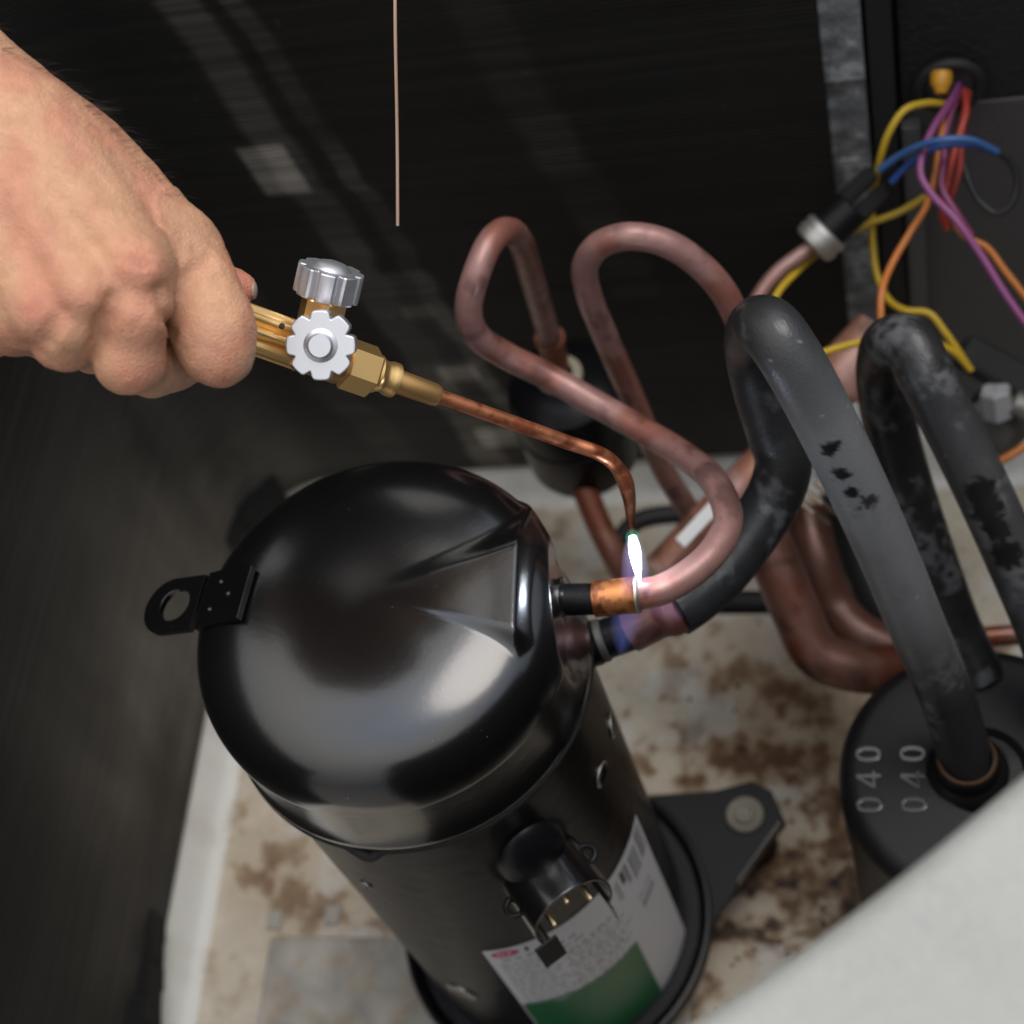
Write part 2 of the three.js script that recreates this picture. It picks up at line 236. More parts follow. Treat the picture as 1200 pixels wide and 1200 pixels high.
{ // the black finned coil round two sides
  const path = [], rc = 0.1;
  for (let b = 0.8; b > rc; b -= 0.05) path.push(AB(0, 0, b));
  for (let i = 0; i <= 14; i++) { const t = i / 14 * Math.PI / 2; path.push(AB(rc - rc * Math.cos(t), 0, rc - rc * Math.sin(t))); }
  for (let a = rc + 0.05; a < 0.49; a += 0.05) path.push(AB(a, 0, 0));
  path.push(AB(0.495, 0, 0));
  const len = 0.8 - rc + rc * Math.PI / 2 + 0.495 - rc, corner = 0.8 - rc + rc * Math.PI / 2 - rc; // u of a = 0 on the back wall, as if unrolled
  const finLightTex = makeTex(1024, 512, (u, v) => {
    const s = u * 1.4, y = v * 0.7 - 0.05, a = s - corner, line = vnoise(a * 3, y * 420, 1) * 0.5 + vnoise(a * 14, y * 900, 2) * 0.5;
    const n = fbm(s * 8, y * 8, 3, 5), g = 0.095 + 0.04 * n + 0.075 * (line - 0.5);
    let d = 0; // pale bands and patches painted in as light leaking through the fins
    const bands = [[0.16, 0.43, 0.225, -0.03, 0.017, 0.2], [0.19, 0.43, 0.265, -0.03, 0.009, 0.14], [0.3, 0.5, 0.36, 0.2, 0.02, 0.06], [0.22, 0.2, 0.25, -0.03, 0.02, 0.1], [0.1, 0.2, 0.16, -0.02, 0.02, 0.06]];
    for (const [xa, ya, xb, yb, wd, k] of bands) { const t = (ya - y) / (ya - yb); if (t > -0.05 && t < 1.1) { const c = mixf(xa, xb, t) + 0.006 * (vnoise(y * 60, 3, 5) - 0.5); d += k * sstep(wd, wd * 0.5, Math.abs(a - c)) * (0.35 + 0.9 * vnoise(y * 26, xa * 90, 7)) * (0.6 + 0.8 * line); } }
    const patch = (ca, cy, wa, wy, k) => k * sstep(wa, wa * 0.75, Math.abs(a - ca + (y - cy) * 0.12)) * sstep(wy, wy * 0.75, Math.abs(y - cy)) * (0.55 + 0.5 * line + 0.3 * n);
    d += patch(0.164, 0.315, 0.017, 0.024, 0.34) + patch(0.225, 0.1, 0.016, 0.01, 0.24) + patch(0.235, 0.02, 0.018, 0.014, 0.28) + patch(0.215, 0.17, 0.012, 0.008, 0.1);
    const low = sstep(0.2, -0.03, y) * 0.08 * n * 2, side = 0.3 * sstep(0.14, -0.06, a) * sstep(0.42, -0.02, y) * sstep(-0.6, -0.1, a) * (0.3 + n) * (0.7 + 0.6 * fbm(s * 30, y * 5, 4, 3));  // side paints grazing light onto the lower left wall
    const spots = vnoise(s * 210, y * 210, 11) > 0.985 ? 0.12 : 0;
    const k = g * 0.97 + d + low + side + spots; return [k * 1.02, k * 0.98, k * 0.92];
  });
  const ribs = makeTex(64, 512, (u, v, x, y) => 0.5 + 0.4 * Math.sin(v * Math.PI * 2 * 32) + 0.2 * (vnoise(u * 4, v * 64, 2, 64) - 0.5), false);
  const d2 = finLightTex.clone(); d2.repeat.set(1 / 1.4, 1 / 0.7); d2.offset.set(0, 0.05 / 0.7); d2.needsUpdate = true;
  const m = phys([1, 1, 1], 0.62, 0, { specularIntensity: 0.4, map: d2, bumpMap: tiled(ribs, 0.1), bumpScale: 0.0007 });
  const c = thing('condenser_coil', 'black finned coil wall wrapping round the back and left of the unit', 'coil', AB(0.25, -0.02, 0.0));
  part(c, 'fin_wall', strip(path, -0.02, WALL_TOP, -0.025), m);
  const foam = std([0.012, 0.012, 0.012], 0.95, 0, { bumpMap: tiled(grain, 0.02), bumpScale: 0.002 });
  const ragged = (pts, h, seed) => { const r = rng(seed); return merge(pts.slice(1).map((p, i) => { const q = pts[i], d = p.clone().sub(q), l = d.length(); d.normalize(); return box(p.clone().add(q).multiplyScalar(0.5).setY(-0.02 + h * (0.7 + 0.4 * r()) / 2), d, V3(0, 1, 0), d.clone().cross(V3(0, 1, 0)), l * 1.25, h * (0.7 + 0.5 * r()), 0.016 + 0.012 * r(), 0.003); })); };
  const g1 = []; for (let i = 0; i <= 8; i++) { g1.push(onY(mixf(238, 332, i / 8), mixf(668, 578, i / 8) - 10 * Math.sin(i / 8 * 3.1), -0.012).setY(0)); }
  part(c, 'foam_seal', ragged(g1, 0.03, 3), foam, 'ragged black foam seal at the foot of the corner');
  const g2 = []; for (let i = 0; i <= 9; i++) g2.push(onY(mixf(172, 168, i / 9), mixf(1050, 1290, i / 9), -0.01).setY(0)); 
  part(c, 'foam_seal', ragged(g2, 0.03, 8), foam, 'torn black foam seal at the foot of the left side');
}
{ // galvanised end strip of the coil, in two lengths
  const spangle = makeTex(512, 512, (u, v) => { const n = fbm(u * 10, v * 10, 3, 5, 10), m = fbm(u * 40, v * 40, 6, 3, 40); const k = 0.5 + 0.3 * (n - 0.5) + 0.2 * (m - 0.5) + (n > 0.62 ? 0.1 : 0); return [k * 0.98, k, k * 1.02]; });
  const m = std([1, 1, 1], 0.55, 0.0, { map: tiled(spangle, 0.09), bumpMap: tiled(grain, 0.03), bumpScale: 0.0004 });
  const t = thing('end_strip', 'mottled galvanised steel strip standing at the right end of the coil', 'metal strip', AB(0.5, -0.02, 0.006));
  const pl = (a0, a1, y0, y1, b, th) => { const g = new RoundedBoxGeometry(a1 - a0, y1 - y0, th, 2, 0.0008), p = g.attributes.position; for (let i = 0; i < p.count; i++) g.attributes.uv.setXY(i, p.getX(i), p.getY(i)); return g.applyMatrix4(new THREE.Matrix4().makeBasis(QA, V3(0, 1, 0), QB).setPosition(AB((a0 + a1) / 2, (y0 + y1) / 2, b))); };
  part(t, 'upper_plate', pl(0.4875, 0.517, 0.328, WALL_TOP, 0.011, 0.004), m);
  part(t, 'lower_plate', pl(0.489, 0.517, 0.262, 0.331, 0.005, 0.004), m);
  part(t, 'lower_plate', pl(0.4895, 0.517, -0.02, 0.2585, 0.005, 0.004), m);
  const dk = std([0.012, 0.012, 0.013], 0.7);
  part(t, 'side_channel', pl(0.5195, 0.533, -0.02, WALL_TOP, 0.004, 0.014), dk, 'dark folded channel beside the galvanised plates');
  // partition beyond it
  const q = thing('partition_panel', 'dark grey sheet metal partition with a cable hole behind the wires', 'panel', AB(0.65, -0.02, 0));
  part(q, 'upper_sheet', pl(0.536, 0.83, 0.2885, WALL_TOP, -0.004, 0.004), std([0.012, 0.012, 0.013], 0.7, 0, { bumpMap: tiled(grain, 0.06), bumpScale: 0.001 }), 'black upper half of the partition');
  part(q, 'lower_sheet', pl(0.537, 0.83, -0.045, 0.287, -0.003, 0.004), std([0.085, 0.08, 0.085], 0.55, 0.1, { bumpMap: tiled(grain, 0.06), bumpScale: 0.0006 }));
  part(q, 'folded_edge', pl(0.535, 0.546, -0.045, 0.28, 0.003, 0.008), std([0.11, 0.108, 0.115], 0.5, 0.1));
  part(q, 'back_sheet', pl(0.49, 0.835, -0.05, WALL_TOP + 0.02, -0.03, 0.004), std([0.01, 0.01, 0.01], 0.8));  // backing added to block light showing through the gaps
  const e = thing('side_wall', 'dark inner side panel at the right beyond the wiring', 'panel', AB(0.82, -0.05, 0.4));
  part(e, 'sheet', box(AB(0.825, 0.27, 0.4), QB, V3(0, 1, 0), QA, 0.8, 0.66, 0.004), std([0.03, 0.03, 0.032], 0.6));
}
{ // pale casing edge in the near corner
  const pts = [[0, 1560], [300, 1440], [600, 1310], [800, 1196], [1000, 1058], [1200, 896], [1400, 715], [1700, 420]].map(([x, y]) => onY(x, y, 0.62));
  const curve = new THREE.CatmullRomCurve3(pts), n = 60, pos = [], idx = [], uv = [];
  const sec = [[0.004, FLOOR], [0.0, FLOOR + 0.001], [0, 0.612], ...Array.from({ length: 7 }, (_, i) => { const t = Math.PI - i / 6 * Math.PI / 2; return [0.008 + 0.008 * Math.cos(t), 0.612 + 0.008 * Math.sin(t)]; }), [0.12, 0.622], [0.3, 0.622], [0.3, 0.617], [0.006, 0.61], [0.008, FLOOR], [0.004, FLOOR]];
  for (let i = 0; i <= n; i++) { const p = curve.getPointAt(i / n), d = curve.getTangentAt(i / n), o = V3(-d.z, 0, d.x); sec.forEach(([x, y], j) => { pos.push(p.x + o.x * x, y, p.z + o.z * x); uv.push(i / n * 1.2, x + y); }); }
  const s = sec.length; for (let i = 0; i < n; i++) for (let j = 0; j < s - 1; j++) { const k = i * s + j, l = k + s; idx.push(k, k + 1, l, k + 1, l + 1, l); }
  const ce = thing('casing_edge', 'pale painted casing edge, out of focus in the nearest corner', 'casing panel', curve.getPointAt(0.5).setY(FLOOR));
  const cg = geoFrom(pos, idx, uv), mottle = makeTex(512, 512, (u, v) => { const q = 0.95 + 0.07 * (fbm(u * 5, v * 5, 3, 4, 5) - 0.5) - (vnoise(u * 60, v * 60, 7, 60) > 0.94 ? 0.05 : 0); return [q, q, q * 0.985]; });
  part(ce, 'painted_panel', cg, std([0.33, 0.335, 0.325], 0.5, 0, { map: tiled(mottle, 0.25), bumpMap: tiled(grain, 0.08), bumpScale: 0.0004 }));
  const lp = curve.getSpacedPoints(50); part(ce, 'added_liner', strip(lp, FLOOR + 0.002, 0.585, 0.003), std([0.016, 0.016, 0.017], 0.8, 0, { bumpMap: tiled(grain, 0.06), bumpScale: 0.001 }), 'unseen black lining added inside the casing to darken reflections');  // lining added out of view to keep the shell reflections dark
}

// ================================================================ COMPRESSOR
const AX = V3(-0.0737, 0, -0.4169), CR = 0.085, YS = 0.348, RB = 0.0822, UP = V3(0, 1, 0);
const pol = (azDeg, r, y) => V3(AX.x + r * Math.cos(azDeg * Math.PI / 180), y, AX.z + r * Math.sin(azDeg * Math.PI / 180));
const radial = (az) => V3(Math.cos(az * Math.PI / 180), 0, Math.sin(az * Math.PI / 180)), tangent = (az) => V3(-Math.sin(az * Math.PI / 180), 0, Math.cos(az * Math.PI / 180));
const DR = 0.0856;
const comp = thing('compressor', 'glossy black cylindrical compressor with a domed cap and label, standing in front of the coil', 'compressor', AX.clone().setY(FLOOR));
const domeY = (r) => { const q = clamp(r / 0.0856, 0, 1), c = Math.pow(q, 1.55), s = Math.sqrt(Math.max(0, 1 - c * c)); return 0.381 + 0.039 * Math.pow(s, 2 / 3.1); };
function capY(r, th) { // dome with its stamped wedge towards the discharge stub
  const y = domeY(r), t0 = 21.5 * Math.PI / 180, along = r * Math.cos(th - t0), across = r * Math.sin(th - t0);
  if (along < 0) return y;
  const half = Math.max(0, along - 0.006) * 0.31, w = 0.4196 - Math.max(0, Math.hypot(Math.max(0, Math.abs(across) - half), across > 0 ? 0.003 : 0.008) - (across > 0 ? 0.003 : 0.008)) * (across > 0 ? 1.3 : 0.8) - Math.max(0, Math.hypot(Math.max(0, along - 0.067), 0.002) - 0.002) * 2.6 - Math.max(0, along - 0.03) * 0.03 - across * 0.03;
  const k = 0.0032, h = clamp(0.5 + 0.5 * (w - y) / k); return y + ((w - y) * h + k * h * (1 - h)) * sstep(0.002, 0.034, along);
}
{
  const nt = 360, pos = [], idx = [], uv = [], rows = [];
  for (let i = 0; i <= 90; i++) { const p = Math.PI / 2 * (1 - i / 90); rows.push(DR * Math.pow(Math.max(0, Math.cos(p)), 2 / 3.1)); }
  rows[0] = 0;
  const rr = []; let last = 0; for (const r of rows) { while (r - last > 0.0016) { last += 0.0012; rr.push(last); } rr.push(r); last = r; }
  const list = [...new Set(rr.map((r) => +r.toFixed(6)))].sort((a, b) => a - b);
  for (const r of list) for (let j = 0; j <= nt; j++) { const t = j / nt * Math.PI * 2; pos.push(AX.x + r * Math.cos(t), capY(r, t), AX.z + r * Math.sin(t)); uv.push(r * Math.cos(t), r * Math.sin(t)); }
  for (const [y, r] of [[0.3806, DR - 0.0002], [0.3803, DR - 0.0007], [0.3798, CR - 0.0006], [0.379, CR - 0.0006], [0.37, CR - 0.0005], [0.36, CR - 0.0002], [0.352, CR + 0.0006], [0.3492, CR + 0.0015], [0.3465, CR + 0.0019], [0.3452, CR + 0.0014], [0.3448, CR], [0.3452, RB]]) for (let j = 0; j <= nt; j++) { const t = j / nt * Math.PI * 2; pos.push(AX.x + r * Math.cos(t), y, AX.z + r * Math.sin(t)); uv.push(CR * t, y); }
  { const fx = Math.cos(16 * Math.PI / 180), fz = Math.sin(16 * Math.PI / 180); for (let i = 0; i < pos.length; i += 3) { const q = (pos[i] - AX.x) * fx + (pos[i + 2] - AX.z) * fz, lim = mixf(0.0795, 0.09, sstep(0.364, 0.353, pos[i + 1])), over = q - lim, k = 0.0016; const h = clamp(0.5 + 0.5 * over / k), m = over * h - k * h * (1 - h) * -0.0; if (m > 0) { pos[i] -= fx * m; pos[i + 2] -= fz * m; } } }
  const n = pos.length / 3 / (nt + 1);
  for (let i = 0; i < n - 1; i++) for (let j = 0; j < nt; j++) { const k = i * (nt + 1) + j, l = k + nt + 1; idx.push(k, k + 1, l, k + 1, l + 1, l); }
  part(comp, 'cap', geoFrom(pos, idx, uv), M.paint);
  part(comp, 'shell', turned(AX.clone().setY(0), UP, [[0.0, RB - 0.012], ...arc(RB - 0.012, 0.012, 0.012, -Math.PI / 2, 0, 6), [0.04, RB], [0.12, RB + 0.0001], [0.25, RB], [0.347, RB]], { seg: 160 }), M.paintBody);
  const bead = sweep(Array.from({ length: 48 }, (_, i) => { const a = i / 48 * 360; return pol(a, RB + 0.0011, 0.3452 + 0.0007 * Math.sin(a * 0.21) - 0.0025 * Math.exp(-(((a - 121) / 5) ** 2))); }), 0.0028, { curve: new THREE.CatmullRomCurve3(Array.from({ length: 96 }, (_, i) => { const a = i / 96 * 360; return pol(a, RB + 0.0022 + 0.003 * Math.exp(-(((a - 121) / 3.5) ** 2)), 0.3412 + 0.0008 * vnoise(i * 0.7, 1, 1) - 0.004 * Math.exp(-(((a - 121) / 3.5) ** 2))); }), true), seg: 300, rad: 8, cap: false });
  part(comp, 'weld_bead', bead, M.weld);
  for (const [az, y, r] of [[18.7, 0.268, 0.0062], [38.7, 0.274, 0.0062], [133.6, 0.104, 0.0085], [138, 0.27, 0.003]]) {
    const d = radial(az), o = pol(az, RB - 0.0035, y);
    const w = part(comp, 'plug_weld', turned(o, d, [[0.0, r * 1.15], [0.004, r * 1.1], [0.0046, r], [0.0042, r * 0.82], [0.0036, r * 0.6], [0.0037, 0.0001]], { seg: 28 }), M.paint);
    part(w, 'rim', new THREE.TorusGeometry(r * 1.02, 0.0005, 8, 32).applyMatrix4(new THREE.Matrix4().makeBasis(tangent(az).negate(), UP, d).setPosition(pol(az, RB + 0.0006, y))), M.steel);
  }
  // lifting lug on the dome
  const az = -151, d = radial(az), t = tangent(az), hw = 0.0138, th = 0.0024;
  const plate = (shape, o, out) => { const g = new THREE.ExtrudeGeometry(shape, { depth: th, bevelEnabled: true, bevelSize: 0.0004, bevelThickness: 0.0004, bevelSegments: 2, curveSegments: 24 }); const x = out.clone().normalize(), z = x.clone().cross(t).normalize(), zz = z.y > 0 ? z : z.negate(); return g.applyMatrix4(new THREE.Matrix4().makeBasis(x, zz.clone().cross(x), zz).setPosition(o)); };
  const sB = new THREE.Shape(); sB.moveTo(0, -hw); sB.lineTo(0.017, -hw); sB.absarc(0.017, 0, hw, -Math.PI / 2, Math.PI / 2); sB.lineTo(0, hw); sB.lineTo(0, -hw);
  const hole = new THREE.Path(); hole.absellipse(0.0135, 0, 0.0088, 0.0085, 0, Math.PI * 2, true); sB.holes.push(hole);
  const sA = new THREE.Shape(); sA.moveTo(0, -hw * 0.86); sA.lineTo(0.004, -hw); sA.lineTo(0.0275, -hw); sA.lineTo(0.0275, hw); sA.lineTo(0.0, hw);
  const pA = pol(az, 0.0535, 0.4185), pB = pol(az, 0.0825, 0.4048);
  const lug = part(comp, 'lifting_lug', merge([plate(sA, pA, pB.clone().sub(pA)), plate(sB, pB.clone().addScaledVector(d, -0.0006), d.clone().multiplyScalar(1).add(V3(0, -0.3, 0)))]), M.paint);
  for (const [u, w] of [[0.0215, -0.006], [0.0115, 0.0], [0.019, 0.0075]]) { const p = pA.clone().add(pB.clone().sub(pA).normalize().multiplyScalar(u)).addScaledVector(t, w).add(V3(0, 0.0026, 0)); part(lug, 'spot_weld', new THREE.SphereGeometry(0.0014, 12, 8).translate(p.x, p.y, p.z), M.paint); }
}
// discharge stub
const SY = 0.377, sA = onY(643, 703, SY), sB = onY(697, 702, SY), sC = onY(747, 697, SY);
part(comp, 'stub_collar', between(sA, sB, [[-0.3, 0.0125], [0.1, 0.012], [0.14, 0.0105], [0.18, 0.0095], [0.24, 0.0095], [0.25, 0.0102], [0.32, 0.0102], [0.34, 0.0085], [0.38, 0.0072]], { seg: 36 }), M.paint);
part(comp, 'discharge_stub', between(sA, sB, [[0.1, 0.0072], [1.02, 0.0071], [1.02, 0.0058]], { seg: 36 }), M.blackSatin);
// suction fitting lower on the same side
const qA = W(672, 762, 0.835), qB = W(712, 748, 0.832), qC = W(738, 741, 0.829), qD = W(796, 711, 0.822);
part(comp, 'suction_stub', between(qA, qB, [[-0.2, 0.014], [0.3, 0.0135], [0.42, 0.0112], [0.7, 0.0112], [0.72, 0.0098], [1.7, 0.0098]], { seg: 36 }), M.footPaint);
part(comp, 'suction_ring', between(qA, qB, [[0.72, 0.01], [0.76, 0.0108], [0.9, 0.0108], [0.95, 0.0099]], { seg: 36 }), std([0.16, 0.15, 0.14], 0.5, 0.7));
{ // terminal fence with its pins
  const az = 75.5, d = radial(az), t = tangent(az), y0 = 0.26, r = 0.0215, o = pol(az, RB - 0.004, y0), L = 0.029;
  const boss = new THREE.SphereGeometry(1, 32, 20).applyMatrix4(new THREE.Matrix4().makeBasis(t.clone().multiplyScalar(-0.018), V3(0, 0.026, 0), d.clone().multiplyScalar(0.012)).setPosition(pol(az, RB - 0.002, y0 + 0.024)));
  part(comp, 'terminal_boss', boss, M.footPaint);
  // an arch of sheet open at the bottom; angle 0 is towards the tangent, 90 is up
  const pos = [], idx = [], uv = [], N = 48, a0 = -38, a1 = 218, sec = [[0, 1], [0.2, 1.0], [0.97, 1.0], [1, 0.985], [1, 0.945], [0.97, 0.93], [0, 0.93]];
  for (let i = 0; i <= N; i++) { const a = mixf(a0, a1, i / N) * Math.PI / 180, flange = 1; for (const [s, q] of sec) { const e = s > 0.5 ? 1 + 0.12 * (sstep(40, -38, mixf(a0, a1, i / N)) + sstep(140, 218, mixf(a0, a1, i / N))) : 1; const p = o.clone().addScaledVector(d, s * L * e * flange).addScaledVector(t, Math.cos(a) * r * q).addScaledVector(UP, Math.sin(a) * r * q); pos.push(p.x, p.y, p.z); uv.push(i * 0.002, s * L); } }
  const S = sec.length; for (let i = 0; i < N; i++) for (let j = 0; j < S - 1; j++) { const k = i * S + j, l = k + S; idx.push(k, l, k + 1, k + 1, l, l + 1); }
  const fence = part(comp, 'terminal_fence', geoFrom(pos, idx, uv), M.paint);
  const tabAt = (s, out, w, l, th) => { const a = (s > 0 ? a0 : a1) * Math.PI / 180, p = o.clone().addScaledVector(d, L * out).addScaledVector(t, Math.cos(a) * r * 0.97).addScaledVector(UP, Math.sin(a) * r - l * 0.35); return box(p, d, UP, t, w, l, th, 0.0005); };
  part(fence, 'clip_tab', box(o.clone().addScaledVector(d, L * 1.1).addScaledVector(t, Math.cos(a0 * Math.PI / 180) * r * 1.12).addScaledVector(UP, Math.sin(a0 * Math.PI / 180) * r - 0.005), t, V3(0, 1, 0), d, 0.0125, 0.026, 0.0015, 0.0005), M.blackMatt);
  part(fence, 'clip_tab', tabAt(-1, 1.15, 0.007, 0.014, 0.0012), M.paint);
  for (const s of [-1, 1]) part(fence, 'ear', new THREE.TorusGeometry(0.0045, 0.0015, 10, 24, Math.PI).applyMatrix4(new THREE.Matrix4().makeBasis(d, t.clone().multiplyScalar(s), V3(0, s > 0 ? -1 : 1, 0)).setPosition(o.clone().addScaledVector(d, L * 0.42).addScaledVector(t, s * r * 0.97).addScaledVector(UP, r * 0.2))), M.footPaint);
  const plate = part(comp, 'terminal_plate', turned(o, d, [[0, r * 0.93], [0.009, r * 0.93], [0.0105, r * 0.8], [0.0105, 0.0001]], { seg: 40 }), M.blackSatin);
  const red = std([0.35, 0.035, 0.02], 0.35), pin = std([0.55, 0.42, 0.26], 0.35, 1);
  for (const [x, y] of [[0.0105, -0.004], [-0.0105, -0.004], [0, 0.0095]]) {
    const q = o.clone().addScaledVector(t, x).addScaledVector(UP, y);
    const ins = part(plate, 'insulator', turned(q, d, [[0.0095, 0.0042], [0.013, 0.004], [0.0142, 0.0028], [0.0142, 0.0015]], { seg: 20 }), red);
    void ins; part(plate, 'terminal_pin', turned(q, d, [[0.0095, 0.0015], [0.0275, 0.0015], [0.0285, 0.0011], [0.0286, 0.0001]], { seg: 16 }), pin);
  }
}
{ // rating label and green band on the shell
  const patch = (azL, azR, y0, y1, r) => { const pos = [], uv = [], idx = [], nor = [], n = 60; for (let i = 0; i <= n; i++) for (let j = 0; j <= 8; j++) { const a = mixf(azL, azR, i / n), p = pol(a, r, mixf(y0, y1, j / 8)), q = radial(a); pos.push(p.x, p.y, p.z); nor.push(q.x, 0, q.z); uv.push(i / n, j / 8); } for (let i = 0; i < n; i++) for (let j = 0; j < 8; j++) { const k = i * 9 + j; idx.push(k, k + 9, k + 1, k + 1, k + 9, k + 10); } return geoFrom(pos, idx, uv, null, nor); };
  const W1 = 1024, H1 = 1500, cv = document.createElement('canvas'); cv.width = W1; cv.height = H1; const g = cv.getContext('2d'), r = rng(5);
  g.fillStyle = '#d9dadd'; g.fillRect(0, 0, W1, H1); g.fillStyle = '#c03a5e'; g.beginPath(); g.ellipse(92, 66, 66, 40, 0, 0, 7); g.fill();
  g.fillStyle = '#e7c2cc'; g.font = 'bold 54px sans-serif'; g.fillText('N', 50, 85); g.fillText('Z', 96, 85);
  g.fillStyle = '#333'; g.fillRect(185, 40, 18, 52); g.font = 'bold 26px sans-serif';
  const bars = (x, y, w, h) => { let q = x; while (q < x + w) { const k = 2 + r() * 6; g.fillRect(q, y, k, h); q += k + 2 + r() * 6; } };
  const words = (x, y, w, h) => { let q = x; while (q < x + w) { const k = 10 + r() * 44; for (let c = 0; c < k; c += h * 0.62) { g.fillRect(q + c, y, h * 0.16, h); g.fillRect(q + c, y + (r() < 0.5 ? 0 : h * 0.42), h * 0.42, h * 0.16); if (r() < 0.6) g.fillRect(q + c + h * 0.3, y + h * 0.2, h * 0.13, h * 0.8); } q += k + h * 0.9; } };
  g.fillStyle = '#2a2d32'; words(60, 130, 150, 26); for (let i = 0; i < 13; i++) words(40, 190 + i * 44, i % 3 ? 250 : 190, 18);
  g.fillStyle = '#24272c'; words(330, 150, 90, 30); words(330, 210, 80, 24); for (let i = 0; i < 14; i++) words(320 + 18 * (i % 2), 270 + i * 38, 340 - 40 * (i % 3), i % 4 ? 18 : 26);
  g.fillStyle = '#4a4e54'; bars(780, 60, 20, 200); bars(830, 70, 66, 240); g.fillStyle = '#484c52'; bars(930, 40, 70, 260); g.fillStyle = '#30343a'; words(790, 470, 120, 26); g.fillStyle = '#484c52'; bars(800, 540, 130, 70);
  bars(690, 90, 24, 190); g.fillStyle = '#34383e'; g.fillRect(742, 70, 30, 120);
  const lt = new THREE.CanvasTexture(cv); lt.colorSpace = THREE.SRGBColorSpace;
  const lm = std([0.95, 0.95, 0.97], 0.45, 0, { map: lt });
  part(comp, 'rating_label', patch(110, 29.5, 0.004, 0.1915, RB + 0.0004), lm, 'white printed rating label with barcodes and a red oval mark');
  const c2 = document.createElement('canvas'); c2.width = 512; c2.height = 512; const h = c2.getContext('2d'); h.fillStyle = '#0d6a3c'; h.fillRect(0, 0, 512, 512); h.fillStyle = '#0a5f33'; for (let i = 0; i < 40; i++) h.fillRect(r() * 512, r() * 512, 60 + r() * 160, 4 + r() * 12);
  h.fillStyle = '#9fc3ad'; h.font = 'bold 34px sans-serif'; h.fillRect(120, 14, 60, 7); h.fillRect(130, 28, 40, 5);
  const gt = new THREE.CanvasTexture(c2); gt.colorSpace = THREE.SRGBColorSpace;
  part(comp, 'green_label', patch(109.3, 57.5, 0.0045, 0.099, RB + 0.0008), std([0.9, 0.9, 0.9], 0.4, 0, { map: gt }), 'green band across the foot of the label');
}
{ // foot plate with four arms
  const top = 0.0, pl = new THREE.Shape(), rr = 0.098, R2 = 0.158, hw = 0.03, arms = [-6, 114, 234];
  arms.forEach((a, i) => { const A = a * Math.PI / 180, c = Math.cos(A), s = Math.sin(A), P = (x, y) => [x * c - y * s, x * s + y * c]; const list = [P(rr * 0.9, -hw * 1.45), P(R2 - 0.03, -hw * 0.8), P(R2 - 0.007, -hw * 0.6), P(R2, -0.006), P(R2 - 0.003, hw * 0.55), P(rr * 0.95, hw * 1.5)]; list.forEach((p, k) => (i + k ? pl.lineTo(...p) : pl.moveTo(...p))); });
  const bolts = arms.map((a) => { const h = new THREE.Path(), A = a * Math.PI / 180; h.absarc(0.136 * Math.cos(A), 0.136 * Math.sin(A), 0.008, 0, Math.PI * 2, true); return h; }); pl.holes.push(...bolts);
  const g = new THREE.ExtrudeGeometry(pl, { depth: 0.003, bevelEnabled: true, bevelSize: 0.0008, bevelThickness: 0.0008, bevelSegments: 2 }); g.rotateX(Math.PI / 2); g.translate(AX.x, top, AX.z); // shape's y becomes world z
  part(comp, 'foot_plate', g, M.footPaint);
  part(comp, 'foot_ring', turned(AX.clone().setY(-0.004), UP, [[0, 0.0985], [0.007, 0.0985], [0.009, 0.0975], [0.0094, 0.0955], [0.008, 0.093], [0.004, 0.09], [0.004, 0.081]], { seg: 96 }), M.footPaint);
  for (const a of arms) { const E = (x, y) => { const A = a * Math.PI / 180; return V3(AX.x + x * Math.cos(A) - y * Math.sin(A), 0.003, AX.z + x * Math.sin(A) + y * Math.cos(A)); }, e0 = E(R2 - 0.006, hw * 0.56), e1 = E(rr * 1.12, hw * 1.26), dd = e1.clone().sub(e0); part(comp, 'arm_flange', box(e0.clone().lerp(e1, 0.5), dd, UP, dd.clone().cross(UP), dd.length(), 0.009, 0.0022, 0.0008), M.paint); }
  const proto = thing('mounting_bolt', 'rusty dished bolt and washer on the black foot arm right of the compressor', 'bolt', pol(arms[0], 0.136, FLOOR));
  const o = pol(arms[0], 0.136, 0);
  part(proto, 'grommet', turned(o, UP, [[FLOOR, 0.016], [-0.006, 0.015], [-0.004, 0.013], [0.001, 0.013], [0.0016, 0.0125], [0.0016, 0.006]], { seg: 36 }), M.rubber);
  part(proto, 'washer', turned(o, UP, [[0.0016, 0.0118], [0.0036, 0.0118], [0.0042, 0.011], [0.004, 0.0095], [0.003, 0.008], [0.003, 0.002]], { seg: 40 }), M.dullSteel);
  part(proto, 'bolt_head', turned(o, UP, [[0.003, 0.0068], [0.0056, 0.0068], [0.0062, 0.0058], [0.0052, 0.0044], [0.0052, 0.002], [0.0066, 0.0016], [0.0068, 0.0001]], { seg: 28 }), M.dullSteel);
}

